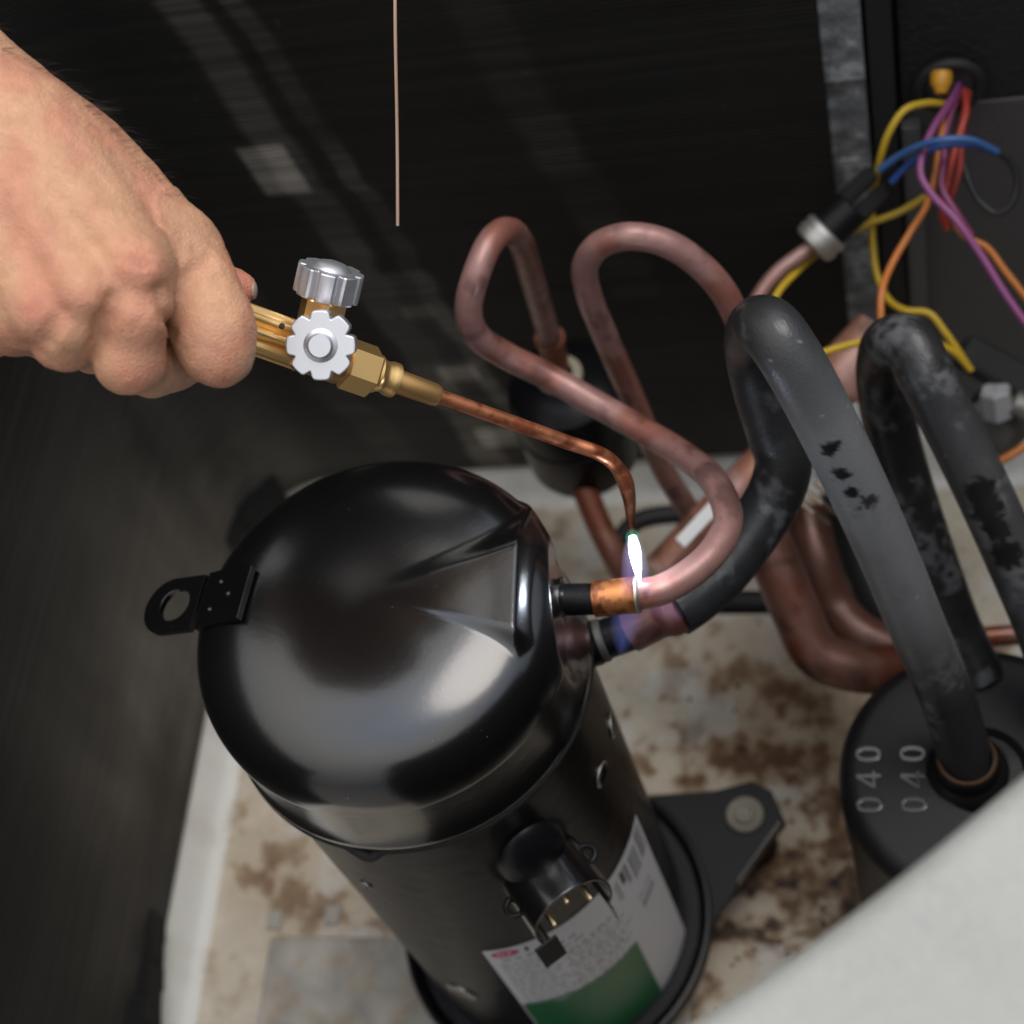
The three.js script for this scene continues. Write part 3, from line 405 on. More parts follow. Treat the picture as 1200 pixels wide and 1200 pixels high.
// ================================================================ PIPES
const pipe = (list, r, opt) => sweep(WP(list), r, { seg: 220, rad: 24, ...opt });
{ // discharge pipe: stub to muffler
  const pts = [[743, 697, 0.764], [772, 692, 0.764], [800, 678, 0.766], [833, 650, 0.772], [853, 612, 0.784], [838, 566, 0.81], [805, 536, 0.838], [760, 508, 0.86], [700, 474, 0.876], [640, 440, 0.88], [592, 416, 0.873], [558, 392, 0.858], [549, 362, 0.845], [557, 325, 0.836], [573, 287, 0.838], [586, 273, 0.846], [598, 271, 0.86], [610, 284, 0.89], [620, 315, 0.935], [632, 355, 0.985], [646, 402, 1.04]];
  const p = W(...pts[0]), t = thing('discharge_pipe', 'pinkish copper pipe looping from the flame joint up and back to the muffler', 'pipe', p);
  part(t, 'tube', pipe(pts, 0.0069, { tint: copperTint(1) }), M.copper);
  const cu = (q, k) => { const n = fbm(q.x * 160, q.y * 160, q.z * 160, 5), m = sstep(0.4, 0.56, n), w = q.distanceTo(sB) / sB.distanceTo(sC), e = 1 - 0.55 * sstep(0.16, 0.02, w) - 0.25 * sstep(0.8, 1, w), b = sstep(0.55, 0.66, fbm(q.x * 420, q.y * 420, q.z * 420, 3)) * 0.5; return [mixf(0.52, 0.24, m) * e * (1 - b), mixf(0.2, 0.075, m) * e * (1 - b), mixf(0.07, 0.03, m) * e * (1 - b * 0.6)]; };
  part(t, 'coupling', sweep([sB.clone().lerp(sC, -0.02), sB.clone().lerp(sC, 0.3), sB.clone().lerp(sC, 0.6), sC], (s) => 0.0081 + 0.0002 * sstep(0.9, 1, s), { seg: 40, rad: 36, tint: cu }), M.copperBright, 'heated orange copper coupling at the flame');
  part(t, 'braze_fillet', between(sC.clone().lerp(sB, 0.03), sC.clone().lerp(sB, -0.07), [[0, 0.0084], [0.3, 0.0086], [0.7, 0.0079], [1, 0.007]], { seg: 40, crease: false }), std([0.55, 0.5, 0.42], 0.35, 0.9), 'silvery braze metal at the lip of the coupling');
  const fa = W(644, 395, 1.035), fb = W(651, 428, 1.06); part(t, 'end_fitting', sweep([fa, fa.clone().lerp(fb, 0.5), fb], (s) => (s < 0.25 ? 0.0092 : 0.0085), { seg: 20, tint: copperTint(4, [0.3, 0.11, 0.07], [0.24, 0.08, 0.04], 0.8) }), M.copper);
}
{ // second loop
  const pts = [[893, 520, 0.95], [886, 470, 0.92], [878, 425, 0.895], [866, 380, 0.872], [845, 338, 0.856], [812, 304, 0.845], [775, 283, 0.838], [735, 277, 0.838], [703, 287, 0.846], [686, 312, 0.862], [690, 345, 0.88], [712, 400, 0.912], [745, 475, 0.96], [775, 545, 1.005], [815, 610, 1.05], [850, 665, 1.09]];
  const t = thing('looped_pipe', 'tall copper pipe loop bending over behind the discharge pipe, left of the thick black hose', 'pipe', W(...pts[15]));
  part(t, 'tube', pipe(pts, 0.0069, { tint: copperTint(7) }), M.copper);
}
{ // thick straight copper pipe running up behind the hoses
  const a = W(775, 672, 1.02), b = W(1035, 392, 1.0), t = thing('wide_copper_pipe', 'wide straight copper pipe slanting up behind the two black hoses', 'pipe', a);
  part(t, 'tube', sweep([a, a.clone().lerp(b, 0.33), a.clone().lerp(b, 0.66), b], (s) => 0.0125 + 0.006 * sstep(0.72, 0.8, s), { tint: copperTint(11, [0.42, 0.24, 0.2], [0.33, 0.15, 0.1]) }), M.copper);
  { const ax = b.clone().sub(a).normalize(), o = W(818, 614, 0.985), n = EYE.clone().sub(o).normalize(); n.addScaledVector(ax, -n.dot(ax)).normalize(); part(t, 'painted_highlight', box(o, ax, n.clone().cross(ax), n, 0.03, 0.0075, 0.0012, 0.0004), std([0.8, 0.8, 0.79], 0.5), 'white strip standing in for a highlight along the pipe'); }  // white strip added where the pipe catches a highlight
}
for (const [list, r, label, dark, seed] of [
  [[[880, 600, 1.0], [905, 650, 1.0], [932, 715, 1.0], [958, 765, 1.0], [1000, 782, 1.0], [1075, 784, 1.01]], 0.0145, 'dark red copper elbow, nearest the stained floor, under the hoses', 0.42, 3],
  [[[945, 600, 1.06], [957, 655, 1.05], [978, 712, 1.05], [1015, 748, 1.04], [1090, 768, 1.04]], 0.0135, 'copper elbow coloured dark for shade, just above and behind the dark red one', 0.3, 5],  // dark values of both elbows paint in the shadow under the hoses
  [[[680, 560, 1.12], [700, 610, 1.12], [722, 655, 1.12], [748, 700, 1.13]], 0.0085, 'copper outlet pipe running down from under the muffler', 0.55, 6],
  [[[1090, 760, 0.98], [1150, 747, 0.98], [1230, 742, 0.98]], 0.006, 'thin dull red pipe behind the accumulator cap', 0.5, 8],
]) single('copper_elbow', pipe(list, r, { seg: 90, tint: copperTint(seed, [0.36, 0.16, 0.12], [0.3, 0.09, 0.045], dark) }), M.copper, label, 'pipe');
for (const [list, r, label] of [
  [[[740, 716, 1.1], [800, 708, 1.1], [860, 706, 1.1], [930, 706, 1.1]], 0.0075, 'black pipe lying low across the back of the floor'],
  [[[722, 640, 1.17], [745, 612, 1.17], [800, 602, 1.17], [870, 606, 1.18]], 0.0065, 'black cable curving on the floor behind the flame'],
  [[[985, 545, 1.09], [1005, 620, 1.08], [1030, 690, 1.07], [1070, 745, 1.06]], 0.016, 'black pipe added to fill the shadow between the two arching black pipes'],  // extra pipe put in to fill a dark shadowed gap
]) single('black_pipe', pipe(list, r, { seg: 60 }), M.rubber, label, 'pipe');

// ================================================================ MUFFLER
{
  const c = W(655, 437, 1.07), top = c.y, o = V3(c.x, 0, c.z);
  const t = thing('muffler', 'small black cylindrical muffler standing at the back under the copper pipe', 'muffler', o.clone().setY(top - 0.105));
  const y = (d) => top - d;
  part(t, 'body', turned(o, UP, [[y(0.105), 0.012], [y(0.1), 0.024], [y(0.092), 0.034], [y(0.084), 0.0375], [y(0.05), 0.0375], [y(0.049), 0.0385], [y(0.045), 0.0385], [y(0.044), 0.0375], [y(0.02), 0.0372], [y(0.012), 0.035], [y(0.007), 0.028], [y(0.004), 0.018], [y(0.003), 0.001]], { seg: 64 }), phys([0.005, 0.005, 0.006], 0.3, 0, { specularIntensity: 0.3 }));
  part(t, 'neck_ring', turned(o, UP, [[y(0.006), 0.0145], [y(0.001), 0.0145], [y(0.0), 0.0135], [y(0.0), 0.0085]], { seg: 40 }), std([0.4, 0.36, 0.27], 0.6, 0.4), 'dull yellowish ring round the neck');
}

// ================================================================ BLACK HOSES AND ACCUMULATOR
{
  const l1 = [[1132, 905, 0.9], [1124, 862, 0.885], [1103, 800, 0.862], [1075, 735, 0.835], [1040, 650, 0.805], [1005, 572, 0.78], [965, 490, 0.757], [930, 425, 0.742], [908, 392, 0.742], [895, 382, 0.757], [886, 388, 0.778], [884, 412, 0.797], [893, 455, 0.81], [908, 505, 0.82], [918, 540, 0.824], [908, 580, 0.83], [880, 625, 0.832], [846, 668, 0.83], [815, 697, 0.826], [789, 715, 0.823]];
  const t = thing('suction_hose', 'thick satin grey black pipe arching from the accumulator cap round to the compressor', 'pipe', W(...l1[0]));
  part(t, 'tube', pipe(l1, 0.0137, { seg: 520, rad: 56, tint: scuffSheenTint(2, 0.2, (t) => 0.02 + 0.12 * sstep(0.1, 0.3, t) * sstep(0.6, 0.46, t), [[W(1018, 596, 0.765), 0.0085], [W(972, 520, 0.752), 0.0065], [W(985, 552, 0.76), 0.006], [W(997, 575, 0.765), 0.005]]) }), M.tubeBlack);  // basis paints the grey sky sheen along the near leg
  part(t, 'copper_sleeve', sweep([qC, qC.clone().lerp(qD, 0.5), qD], (k) => mixf(0.0102, 0.0125, sstep(0.55, 0.8, k)), { seg: 30, tint: copperTint(9, [0.15, 0.07, 0.062], [0.13, 0.045, 0.035]) }), M.copper, 'reddish copper sleeve behind the flame');
  const l2 = [[1150, 800, 0.93], [1120, 735, 0.93], [1086, 640, 0.92], [1054, 540, 0.905], [1037, 465, 0.885], [1036, 422, 0.866], [1046, 402, 0.846], [1064, 402, 0.836], [1085, 440, 0.832], [1118, 505, 0.838], [1152, 575, 0.846], [1190, 660, 0.858], [1225, 745, 0.872], [1250, 830, 0.885]];
  const u = thing('return_hose', 'thick scuffed black pipe with flaking paint, rightmost of the two arches', 'pipe', W(...l2[0]));
  part(u, 'tube', pipe(l2, 0.0137, { seg: 520, rad: 56, tint: scuffSheenTint(23, 0.5, (t) => 0.016 + 0.03 * sstep(0.5, 0.7, t), [[W(1150, 575, 0.833), 0.011], [W(1158, 600, 0.835), 0.011], [W(1166, 622, 0.837), 0.01], [W(1178, 655, 0.84), 0.012], [W(1098, 428, 0.82), 0.006]]) }), M.tubeBlack);  // basis paints the shadowed left leg darker than the right
}
{
  const c = onY(1150, 902, 0.175), R = 0.0735, y = c.y, o = V3(c.x, 0, c.z);
  const t = thing('accumulator', 'squat black accumulator with a flat embossed cap, at the lower right under the black hoses', 'accumulator', o.clone().setY(FLOOR));
  part(t, 'cap', turned(o, UP, [[y - 0.045, R], [y - 0.011, R], ...arc(R - 0.011, y - 0.011, 0.011, 0, Math.PI / 2, 8), [y, 0.05], [y, 0.0245], [y - 0.0015, 0.023], [y - 0.004, 0.021], [y - 0.004, 0.012]], { seg: 120 }), M.blackSatin);
  part(t, 'body', turned(o, UP, [[FLOOR, R - 0.006], [FLOOR + 0.02, R - 0.0015], [y - 0.044, R - 0.0015]], { seg: 96 }), M.blackSatin);
  const e = W(1133, 903, 0.9), q = V3(e.x, 0, e.z);
  part(t, 'pipe_socket', turned(q, UP, [[y - 0.002, 0.0215], [y + 0.001, 0.0205], [y + 0.004, 0.0172], [y + 0.012, 0.0165], [y + 0.0135, 0.0152], [y + 0.0135, 0.013]], { seg: 48 }), M.blackSatin);
  part(t, 'braze_ring', turned(q, UP, [[y + 0.0132, 0.0152], [y + 0.0146, 0.0149], [y + 0.0155, 0.0138]], { seg: 48 }), std([0.1, 0.05, 0.025], 0.6, 0.5));
  const font = await new FontLoader().loadAsync('fonts/droid/droid_sans_regular.typeface.json');
  const digits = (x) => { // reads up the picture, as it is stamped
    const p0 = onY(x, 953, y), p1 = onY(x - 2, 868, y), X = p1.clone().sub(p0).normalize(), Y = UP.clone().cross(X); let s = 0; const gs = [];
    for (const ch of '040') { const g = new TextGeometry(ch, { font, size: 0.0125, depth: 0.0007, curveSegments: 6, bevelEnabled: true, bevelSize: 0.0005, bevelThickness: 0.0004, bevelSegments: 2 }); g.translate(s, 0, -0.0003); s += 0.0142; gs.push(g); }
    gs.forEach((g) => part(t, 'stamped_digit', g.applyMatrix4(new THREE.Matrix4().makeBasis(X, Y, UP.clone()).setPosition(p0)), M.paint));
  };
  digits(1033); digits(1085);
}

// ================================================================ SWITCH AND WIRES
{
  const a = W(882, 345, 0.99), b = W(952, 288, 0.985), c = W(1018, 224, 0.975), t = thing('pressure_switch', 'black pressure switch with a silver ring, on a thin pipe and with blue wires', 'switch', a), d = c.clone().sub(b).normalize(), L = b.distanceTo(c);
  part(t, 'stem', sweep([W(905, 540, 1.0), W(902, 480, 0.995), W(893, 420, 0.992), W(880, 372, 0.99), a.clone().lerp(b, 0.3), b], 0.0044, { seg: 70, tint: copperTint(15, [0.34, 0.2, 0.18], [0.3, 0.16, 0.13]) }), M.copper);
  part(t, 'silver_ring', turned(b, d, [[-0.001, 0.0045], [-0.001, 0.0105], [0.0005, 0.0128], [0.004, 0.0136], [0.006, 0.0136], [0.0065, 0.0128], [0.0075, 0.0128], [0.008, 0.0136], [0.0115, 0.0136], [0.0125, 0.012]], { seg: 44 }), M.steel);
  part(t, 'body', turned(b, d, [[0.011, 0.0118], [0.03, 0.0112], [0.031, 0.0103], [0.031, 0.001]], { seg: 36 }), M.blackSatin);
  const side = camR.clone().addScaledVector(camU, -0.9).normalize(); side.addScaledVector(d, -side.dot(d)).normalize(); const th = d.clone().cross(side);
  for (const s of [-1, 1]) part(t, 'spade_connector', box(b.clone().addScaledVector(d, 0.037).addScaledVector(side, s * 0.0062), d, side, th, 0.03, 0.0098, 0.0075, 0.002), M.blackSatin);
  void L;
}
{
  const wire = (list, r, col, label, group) => single('wire', sweep(WP(list), r, { seg: 90, rad: 10 }), std(col.map((k) => k * 0.85 + 0.008), 0.5), label, 'wire', group);
  const Y = [0.55, 0.36, 0.015], O = [0.5, 0.16, 0.025], P = [0.22, 0.05, 0.17], Rd = [0.38, 0.035, 0.02], B = [0.012, 0.065, 0.28], K = [0.012, 0.012, 0.015];
  wire([[1112, 122, 0.965], [1085, 121, 0.955], [1060, 129, 0.95], [1042, 155, 0.955], [1030, 192, 0.97], [1023, 235, 1.0], [1022, 275, 1.01], [1028, 322, 1.01], [1042, 352, 1.0], [1062, 364, 0.99], [1088, 367, 0.985], [1108, 390, 0.985], [1136, 432, 0.99]], 0.0021, Y, 'yellow wire arching from the cable hole and dropping behind the pressure switch');
  wire([[1086, 230, 1.0], [1055, 248, 1.005], [1015, 264, 1.005], [968, 290, 1.0], [932, 320, 0.99], [908, 350, 0.975], [900, 385, 0.97], [905, 450, 0.98]], 0.0021, Y, 'yellow wire crossing under the pressure switch beside its thin pipe');
  wire([[945, 420, 0.95], [975, 410, 0.955], [1000, 403, 0.96], [1050, 394, 0.97], [1090, 400, 0.98], [1118, 413, 0.985], [1138, 434, 0.99]], 0.0021, Y, 'yellow wire passing low behind the two black hoses');
  wire([[1112, 130, 0.962], [1103, 160, 0.955], [1096, 205, 0.955], [1086, 240, 0.96], [1065, 275, 0.965], [1044, 312, 0.96], [1033, 345, 0.95], [1033, 400, 0.95]], 0.0021, O, 'orange wire hanging from the cable hole to behind the rightmost hose');
  wire([[1105, 232, 0.965], [1130, 276, 0.965], [1156, 290, 0.965], [1178, 318, 0.965], [1215, 365, 0.965]], 0.0021, O, 'orange wire leaving at the right edge beside the purple one');
  wire([[1150, 553, 1.0], [1172, 541, 0.99], [1200, 524, 0.985], [1240, 500, 0.98]], 0.0023, O, 'orange wire low at the right, behind the rightmost hose');
  wire([[1124, 98, 0.97], [1112, 122, 0.955], [1095, 148, 0.945], [1082, 178, 0.94], [1079, 205, 0.938], [1092, 228, 0.935], [1120, 258, 0.93], [1150, 300, 0.93], [1180, 348, 0.93], [1225, 410, 0.93]], 0.0022, P, 'purple wire curving down from the cable hole to the right edge, in front');
  wire([[1126, 100, 0.972], [1116, 128, 0.96], [1107, 160, 0.955], [1106, 190, 0.95], [1104, 220, 0.95], [1122, 252, 0.948], [1138, 276, 0.95]], 0.0021, [0.2, 0.03, 0.1], 'dark magenta wire running beside the purple one');
  wire([[1130, 106, 0.97], [1132, 130, 0.958], [1127, 150, 0.955], [1118, 180, 0.955], [1110, 215, 0.958], [1104, 245, 0.962], [1110, 268, 0.97]], 0.0022, Rd, 'bright red wire, leftmost of the red pair below the cable hole');
  wire([[1135, 108, 0.972], [1129, 140, 0.962], [1126, 175, 0.96], [1123, 205, 0.962], [1112, 236, 0.968], [1103, 258, 0.975]], 0.0021, [0.3, 0.03, 0.02], 'dark red wire, rightmost of the red pair below the cable hole');
  wire([[1031, 199, 0.958], [1052, 184, 0.948], [1078, 171, 0.935], [1105, 164, 0.925], [1135, 164, 0.925], [1168, 178, 0.935]], 0.0022, [0.03, 0.1, 0.28], 'pale blue wire arching from the upper connector of the pressure switch');
  wire([[1045, 213, 0.962], [1058, 199, 0.955], [1078, 183, 0.946], [1102, 171, 0.937], [1135, 169, 0.936], [1168, 179, 0.936]], 0.0021, B, 'deep blue wire from the lower connector of the pressure switch');
  wire([[1166, 177, 0.935], [1184, 189, 0.94], [1192, 212, 0.945], [1186, 238, 0.95], [1170, 250, 0.955], [1152, 240, 0.96], [1137, 217, 0.965], [1128, 190, 0.97]], 0.0021, K, 'black wire looping down at the end of the blue wires');
  // cable hole and plug
  const g = W(1113, 101, 0.972), t = thing('cable_grommet', 'black rubber grommet in the partition with the coloured wires passing through', 'grommet', g);
  part(t, 'ring', new THREE.TorusGeometry(0.017, 0.0035, 14, 40).applyMatrix4(new THREE.Matrix4().makeBasis(QA, UP, QB).setPosition(g)), M.rubber);
  part(t, 'membrane', turned(g.clone().addScaledVector(QB, -0.003), QB, [[0, 0.016], [0.001, 0.015], [0.001, 0.0001]], { seg: 32 }), std([0.05, 0.05, 0.055], 0.6));
  const k = W(1103, 97, 0.955);
  const pl = thing('yellow_plug', 'small amber plastic plug sitting in the cable hole', 'plug', k);
  part(pl, 'shell', turned(k.clone().addScaledVector(camU, 0.006), camU.clone().negate(), [[0, 0.0015], [0, 0.0055], [0.001, 0.006], [0.006, 0.006], [0.009, 0.0045], [0.012, 0.003], [0.012, 0.0002]], { seg: 24 }), std([0.5, 0.24, 0.02], 0.35));
}
{ // service valve bits behind the hoses at the right
  const hexP = (p, q, prof, m, parent, name, label) => part(parent, name, flat(between(p, q, prof, { seg: 6, crease: true })), m, label);
  let a = W(1012, 470, 0.985), b = W(1032, 560, 0.985), t = thing('valve_cap', 'pale grey green valve cap showing between the two black hoses', 'valve', b);
  hexP(a, b, [[0, 0.0075], [0.03, 0.0115], [0.5, 0.0115], [0.52, 0.013], [1, 0.013]], M.paleMetal, t, 'cap_body');
  a = W(985, 560, 0.96); b = W(940, 612, 0.965); t = thing('pipe_clamp', 'beige metal clamp with two thin plates, tucked left of the arching black pipe', 'clamp', b);
  const d = b.clone().sub(a).normalize(), s = V3(0, 1, 0).addScaledVector(d, -d.y).normalize(), n = d.clone().cross(s), cm = std([0.3, 0.25, 0.2], 0.5, 0.5);
  part(t, 'block', box(a.clone().lerp(b, 0.2), d, s, n, 0.012, 0.02, 0.012, 0.0015), cm); 
  part(t, 'plate', box(a.clone().lerp(b, 0.52), d, s, n, 0.0022, 0.026, 0.016, 0.0006), cm); part(t, 'plate', box(a.clone().lerp(b, 0.74), d, s, n, 0.0022, 0.026, 0.016, 0.0006), cm);
  a = W(1190, 520, 1.06); b = W(1140, 470, 1.06); t = thing('service_valve', 'grey service valve with a pale plug, in the shadow at the right edge', 'valve', a);
  part(t, 'valve_body', between(a, b, [[0, 0.012], [0.2, 0.02], [0.8, 0.022], [1, 0.018], [1.02, 0.002]], { seg: 32 }), std([0.12, 0.11, 0.1], 0.5, 0.4));
  const c = W(1166, 455, 1.02), e = W(1170, 486, 1.03); hexP(c, e, [[0, 0.001], [0.0, 0.008], [0.1, 0.0095], [1, 0.0095]], std([0.3, 0.3, 0.31], 0.6), t, 'pale_plug');
  part(t, 'dark_cover', box(W(1168, 432, 1.03), camR.clone().addScaledVector(camU, -0.55), camU.clone().addScaledVector(camR, 0.55), fwd, 0.05, 0.022, 0.018, 0.006), M.blackMatt);
  const f = W(1188, 470, 1.02), h = W(1215, 484, 1.02); part(t, 'threaded_port', between(f, h, [[0, 0.001], [0, 0.006], [0.12, 0.0075], [0.2, 0.006], [0.3, 0.0075], [0.4, 0.006], [0.5, 0.0075], [0.6, 0.006], [1, 0.007]], { seg: 24 }), M.steel);
}

// ================================================================ TORCH, FLAME, ROD
const invz = (px) => 1 / (1 / 0.672 + (px - 320) / 380 * (1 / 0.745 - 1 / 0.672)), TP = (px, dy = 0) => W(px, 395 + (px - 320) * 0.357 + dy, invz(px));
{
  const A = TP(165), B = TP(350), t = thing('brazing_torch', 'brass brazing torch with two silver knobs and a bent copper tip, held over the joint', 'torch', TP(320));
  const d = TP(700).sub(A).normalize(), toCam = EYE.clone().sub(TP(380)).normalize(), n = toCam.clone().addScaledVector(d, -toCam.dot(d)).normalize(), s = d.clone().cross(n);
  const fl = new THREE.Shape(), N = 9; for (let i = 0; i <= N * 16; i++) { const a = i / (N * 16) * Math.PI * 2, k = Math.pow(0.5 + 0.5 * Math.cos(a * N), 0.45), r = 0.0076 + 0.0026 * k; i ? fl.lineTo(r * Math.cos(a), r * Math.sin(a)) : fl.moveTo(r * Math.cos(a), r * Math.sin(a)); }
  const hg = new THREE.ExtrudeGeometry(fl, { depth: A.distanceTo(B), steps: 1, bevelEnabled: true, bevelSize: -0.0006, bevelThickness: 0.0006, bevelSegments: 2 });
  hg.applyMatrix4(new THREE.Matrix4().makeBasis(n, s.clone().negate().cross(n).dot(d) > 0 ? s.clone() : s.clone(), d).setPosition(A));
  part(t, 'fluted_handle', hg, M.brass);
  const ho = TP(322).addScaledVector(n, 0.0084).addScaledVector(s, 0).addScaledVector(camU, 0.0052); part(t, 'vent_hole', turned(ho, n.clone().addScaledVector(camU, 0.6), [[0, 0.0012], [0.0009, 0.0011], [0.0009, 0.0001]], { seg: 16 }), M.blackMatt);
  const V0 = TP(345), V1 = TP(402); part(t, 'valve_body', between(V0, V1, [[0, 0.002], [0, 0.0088], [0.06, 0.0094], [0.94, 0.0094], [1, 0.0088], [1, 0.002]], { seg: 32 }), M.brassDull);
  const H0 = TP(402), H1 = TP(438); part(t, 'hex_nut', flat(turned(H0, H1.clone().sub(H0), [[-0.0002, 0.002], [-0.0002, 0.0094], [0.0009, 0.0106], [H0.distanceTo(H1) - 0.0012, 0.0106], [H0.distanceTo(H1), 0.0092], [H0.distanceTo(H1), 0.002]], { seg: 6, hint: n.clone().multiplyScalar(Math.cos(0.35)).addScaledVector(s, Math.sin(0.35)) })), M.brass);
  const K0 = TP(437), K1 = TP(464); part(t, 'collar', between(K0, K1, [[0, 0.0077], [0.15, 0.0079], [0.3, 0.0068], [0.5, 0.0064], [0.7, 0.0072], [0.95, 0.0072], [1, 0.0062], [1, 0.001]], { seg: 36 }), M.brass);
  const F0 = TP(462), F1 = TP(513); part(t, 'ferrule', between(F0, F1, [[0, 0.0046], [0.1, 0.005], [0.9, 0.0047], [1, 0.0042], [1, 0.001]], { seg: 32 }), M.brassDull);
  // scalloped knobs
  const knobShape = (R) => { const k = new THREE.Shape(), L = 8; for (let i = 0; i <= L * 16; i++) { const a = i / (L * 16) * Math.PI * 2, q = Math.abs(((a * L / (Math.PI * 2)) % 1) - 0.5) * 2, r = R * (1 - 0.2 * sstep(0.5, 0.95, 1 - q)); i ? k.lineTo(r * Math.cos(a), r * Math.sin(a)) : k.moveTo(r * Math.cos(a), r * Math.sin(a)); } return k; };
  const knob = (o, ax, R, h, up) => { const z = ax.clone().normalize(), x = up.clone().addScaledVector(z, -up.dot(z)).normalize(), y = z.clone().cross(x); const g = new THREE.ExtrudeGeometry(knobShape(R), { depth: h - 0.0012, bevelEnabled: true, bevelSize: 0.0006, bevelThickness: 0.0006, bevelSegments: 3 }); g.translate(0, 0, -h / 2 + 0.0006); return g.applyMatrix4(new THREE.Matrix4().makeBasis(x, y, z).setPosition(o)); };
  const c1 = W(377, 404, invz(377) - 0.023), ax1 = EYE.clone().sub(c1).normalize().addScaledVector(camU, -0.06).addScaledVector(camR, -0.1).normalize();
  part(t, 'valve_stem', between(TP(377), c1, [[0.2, 0.0068], [0.7, 0.0068], [0.9, 0.0055], [1, 0.0055]], { seg: 24 }), M.brassDull);
  const k1 = part(t, 'valve_knob', knob(c1, ax1, 0.0127, 0.0095, camU), M.alu);
  part(k1, 'knob_boss', turned(c1, ax1, [[0.004, 0.0068], [0.0051, 0.0064], [0.0057, 0.005], [0.0076, 0.0048], [0.0082, 0.0042], [0.0082, 0.0001]], { seg: 28 }), M.alu);
  const st = W(375, 375, invz(372)), c2 = W(385, 331, invz(380) - 0.004), ax2 = c2.clone().sub(st).normalize().addScaledVector(toCam, 0.18).normalize();
  part(t, 'valve_stem', flat(turned(st.clone().addScaledVector(ax2, -0.006), ax2, [[0, 0.0092], [0.0145, 0.0092], [0.0155, 0.0083], [0.0155, 0.001]], { seg: 6, hint: toCam.clone().addScaledVector(camR, 0.3) })), M.brass);
  const k2 = part(t, 'valve_knob', knob(c2, ax2, 0.0125, 0.0118, camR), M.alu);
  part(k2, 'knob_boss', turned(c2, ax2, [[0.0045, 0.0087], [0.0065, 0.0076], [0.0078, 0.0056], [0.0085, 0.0031], [0.0087, 0.0001]], { seg: 28 }), M.alu);
  const tip = [TP(508), TP(560), TP(620), TP(672), W(697, 529, 0.742), W(716, 540, 0.748), W(730, 558, 0.752), W(737, 582, 0.755), W(739, 606, 0.757), W(741, 627, 0.758)];
  part(t, 'copper_tip', sweep(tip, (k) => (k < 0.74 ? 0.0031 : mixf(0.0036, 0.0019, sstep(0.8, 0.97, k)) - 0.0005 * sstep(0.8, 0.74, k)), { seg: 160, rad: 24, tint: (p, k) => { const n = fbm(p.x * 240, p.y * 240, p.z * 240, 4), g = sstep(0.66, 0.97, k), dk = 1 - 0.82 * g, sp = vnoise(p.x * 1500, p.y * 1500, p.z * 1500) > 0.93 ? 1.5 : 1, m = sstep(0.45, 0.65, n); return [mixf(0.56, 0.36, m) * dk * sp, mixf(0.21, 0.1, m) * dk * sp, mixf(0.1, 0.045, m) * dk * sp]; } }), M.copperBright);
}
{ // flame
  const a = W(741, 627, 0.757), b = W(750, 686, 0.752), c = W(742, 762, 0.785), t = thing('flame', 'white and violet brazing flame licking from the torch tip onto the copper joint', 'flame', a);
  const glow = (c, i, o) => new THREE.MeshStandardMaterial({ color: 0x000000, roughness: 1, emissive: new THREE.Color().setRGB(...c), emissiveIntensity: i, transparent: o < 1, opacity: o });
  part(t, 'inner_cone', between(a, b, [[0.0, 0.0003], [0.02, 0.0015], [0.2, 0.0024], [0.4, 0.0026], [0.7, 0.0017], [1, 0.0001]], { seg: 24 }), glow([0.92, 1, 1], 6, 1));
  for (let q = 1; q <= 6; q++) part(t, 'outer_flame', between(a, W(747, 700, 0.752), [[-0.02, 0.001], [0.1, 0.003], [0.3, 0.0046], [0.6, 0.0056], [0.85, 0.0064], [1, 0.006]].map(([u, r]) => [u * (0.7 + 0.05 * q), r * (0.32 + 0.135 * q)]), { seg: 28, crease: false }), glow([0.5, 0.38, 0.95], 0.8, 0.026));
  for (let q = 1; q <= 6; q++) { const kq = 0.28 + 0.13 * q; part(t, 'outer_flame', between(W(738, 700, 0.778), W(727, 768, 0.788), [[-0.1, 0.004], [0.25, 0.0068], [0.5, 0.0066], [0.8, 0.004], [1.0, 0.0005]].map(([u, r]) => [u * (0.75 + 0.042 * q), r * kq]), { seg: 28, crease: false }), glow([0.25, 0.3, 0.95], 0.55, 0.02)); part(t, 'outer_flame', between(W(752, 694, 0.775), W(800, 726, 0.786), [[-0.1, 0.003], [0.3, 0.0066], [0.6, 0.0058], [0.85, 0.003], [1.0, 0.0005]].map(([u, r]) => [u * (0.75 + 0.042 * q), r * kq]), { seg: 28, crease: false }), glow([0.75, 0.4, 0.75], 0.5, 0.018)); }
  for (let q = 1; q <= 4; q++) part(t, 'nozzle_glow', between(W(740.5, 616, 0.757), W(742, 642, 0.757), [[0.1, 0.0006], [0.3, 0.0018], [0.5, 0.0024], [0.75, 0.002], [1, 0.001]].map(([u, r]) => [0.4 + (u - 0.4) * (0.6 + 0.12 * q), r * (0.55 + 0.2 * q)]), { seg: 20, crease: false }), glow([0.05, 0.9, 0.5], 0.7, 0.06), 'greenish glow where the flame leaves the nozzle');
  const L = new THREE.PointLight(0xd8e8ff, 0.0042, 0, 2); L.position.copy(a.clone().lerp(b, 0.45)); L.castShadow = true; L.shadow.radius = 0.12; scene.add(L);
}
single('brazing_rod', sweep([W(466, 264, 0.735), W(465.4, 160, 0.71), W(463.2, 30, 0.675), W(462.5, -140, 0.64), W(458, -700, 0.53)], 0.00066, { seg: 120, rad: 12, tint: (p) => { const n = fbm(p.x * 300, p.y * 300, p.z * 300, 2); return [0.9 + 0.06 * n, 0.62, 0.44]; } }), std([1, 1, 1], 0.4, 0.35, { vertexColors: true }), 'thin copper coloured brazing rod hanging straight down from above', 'brazing rod');

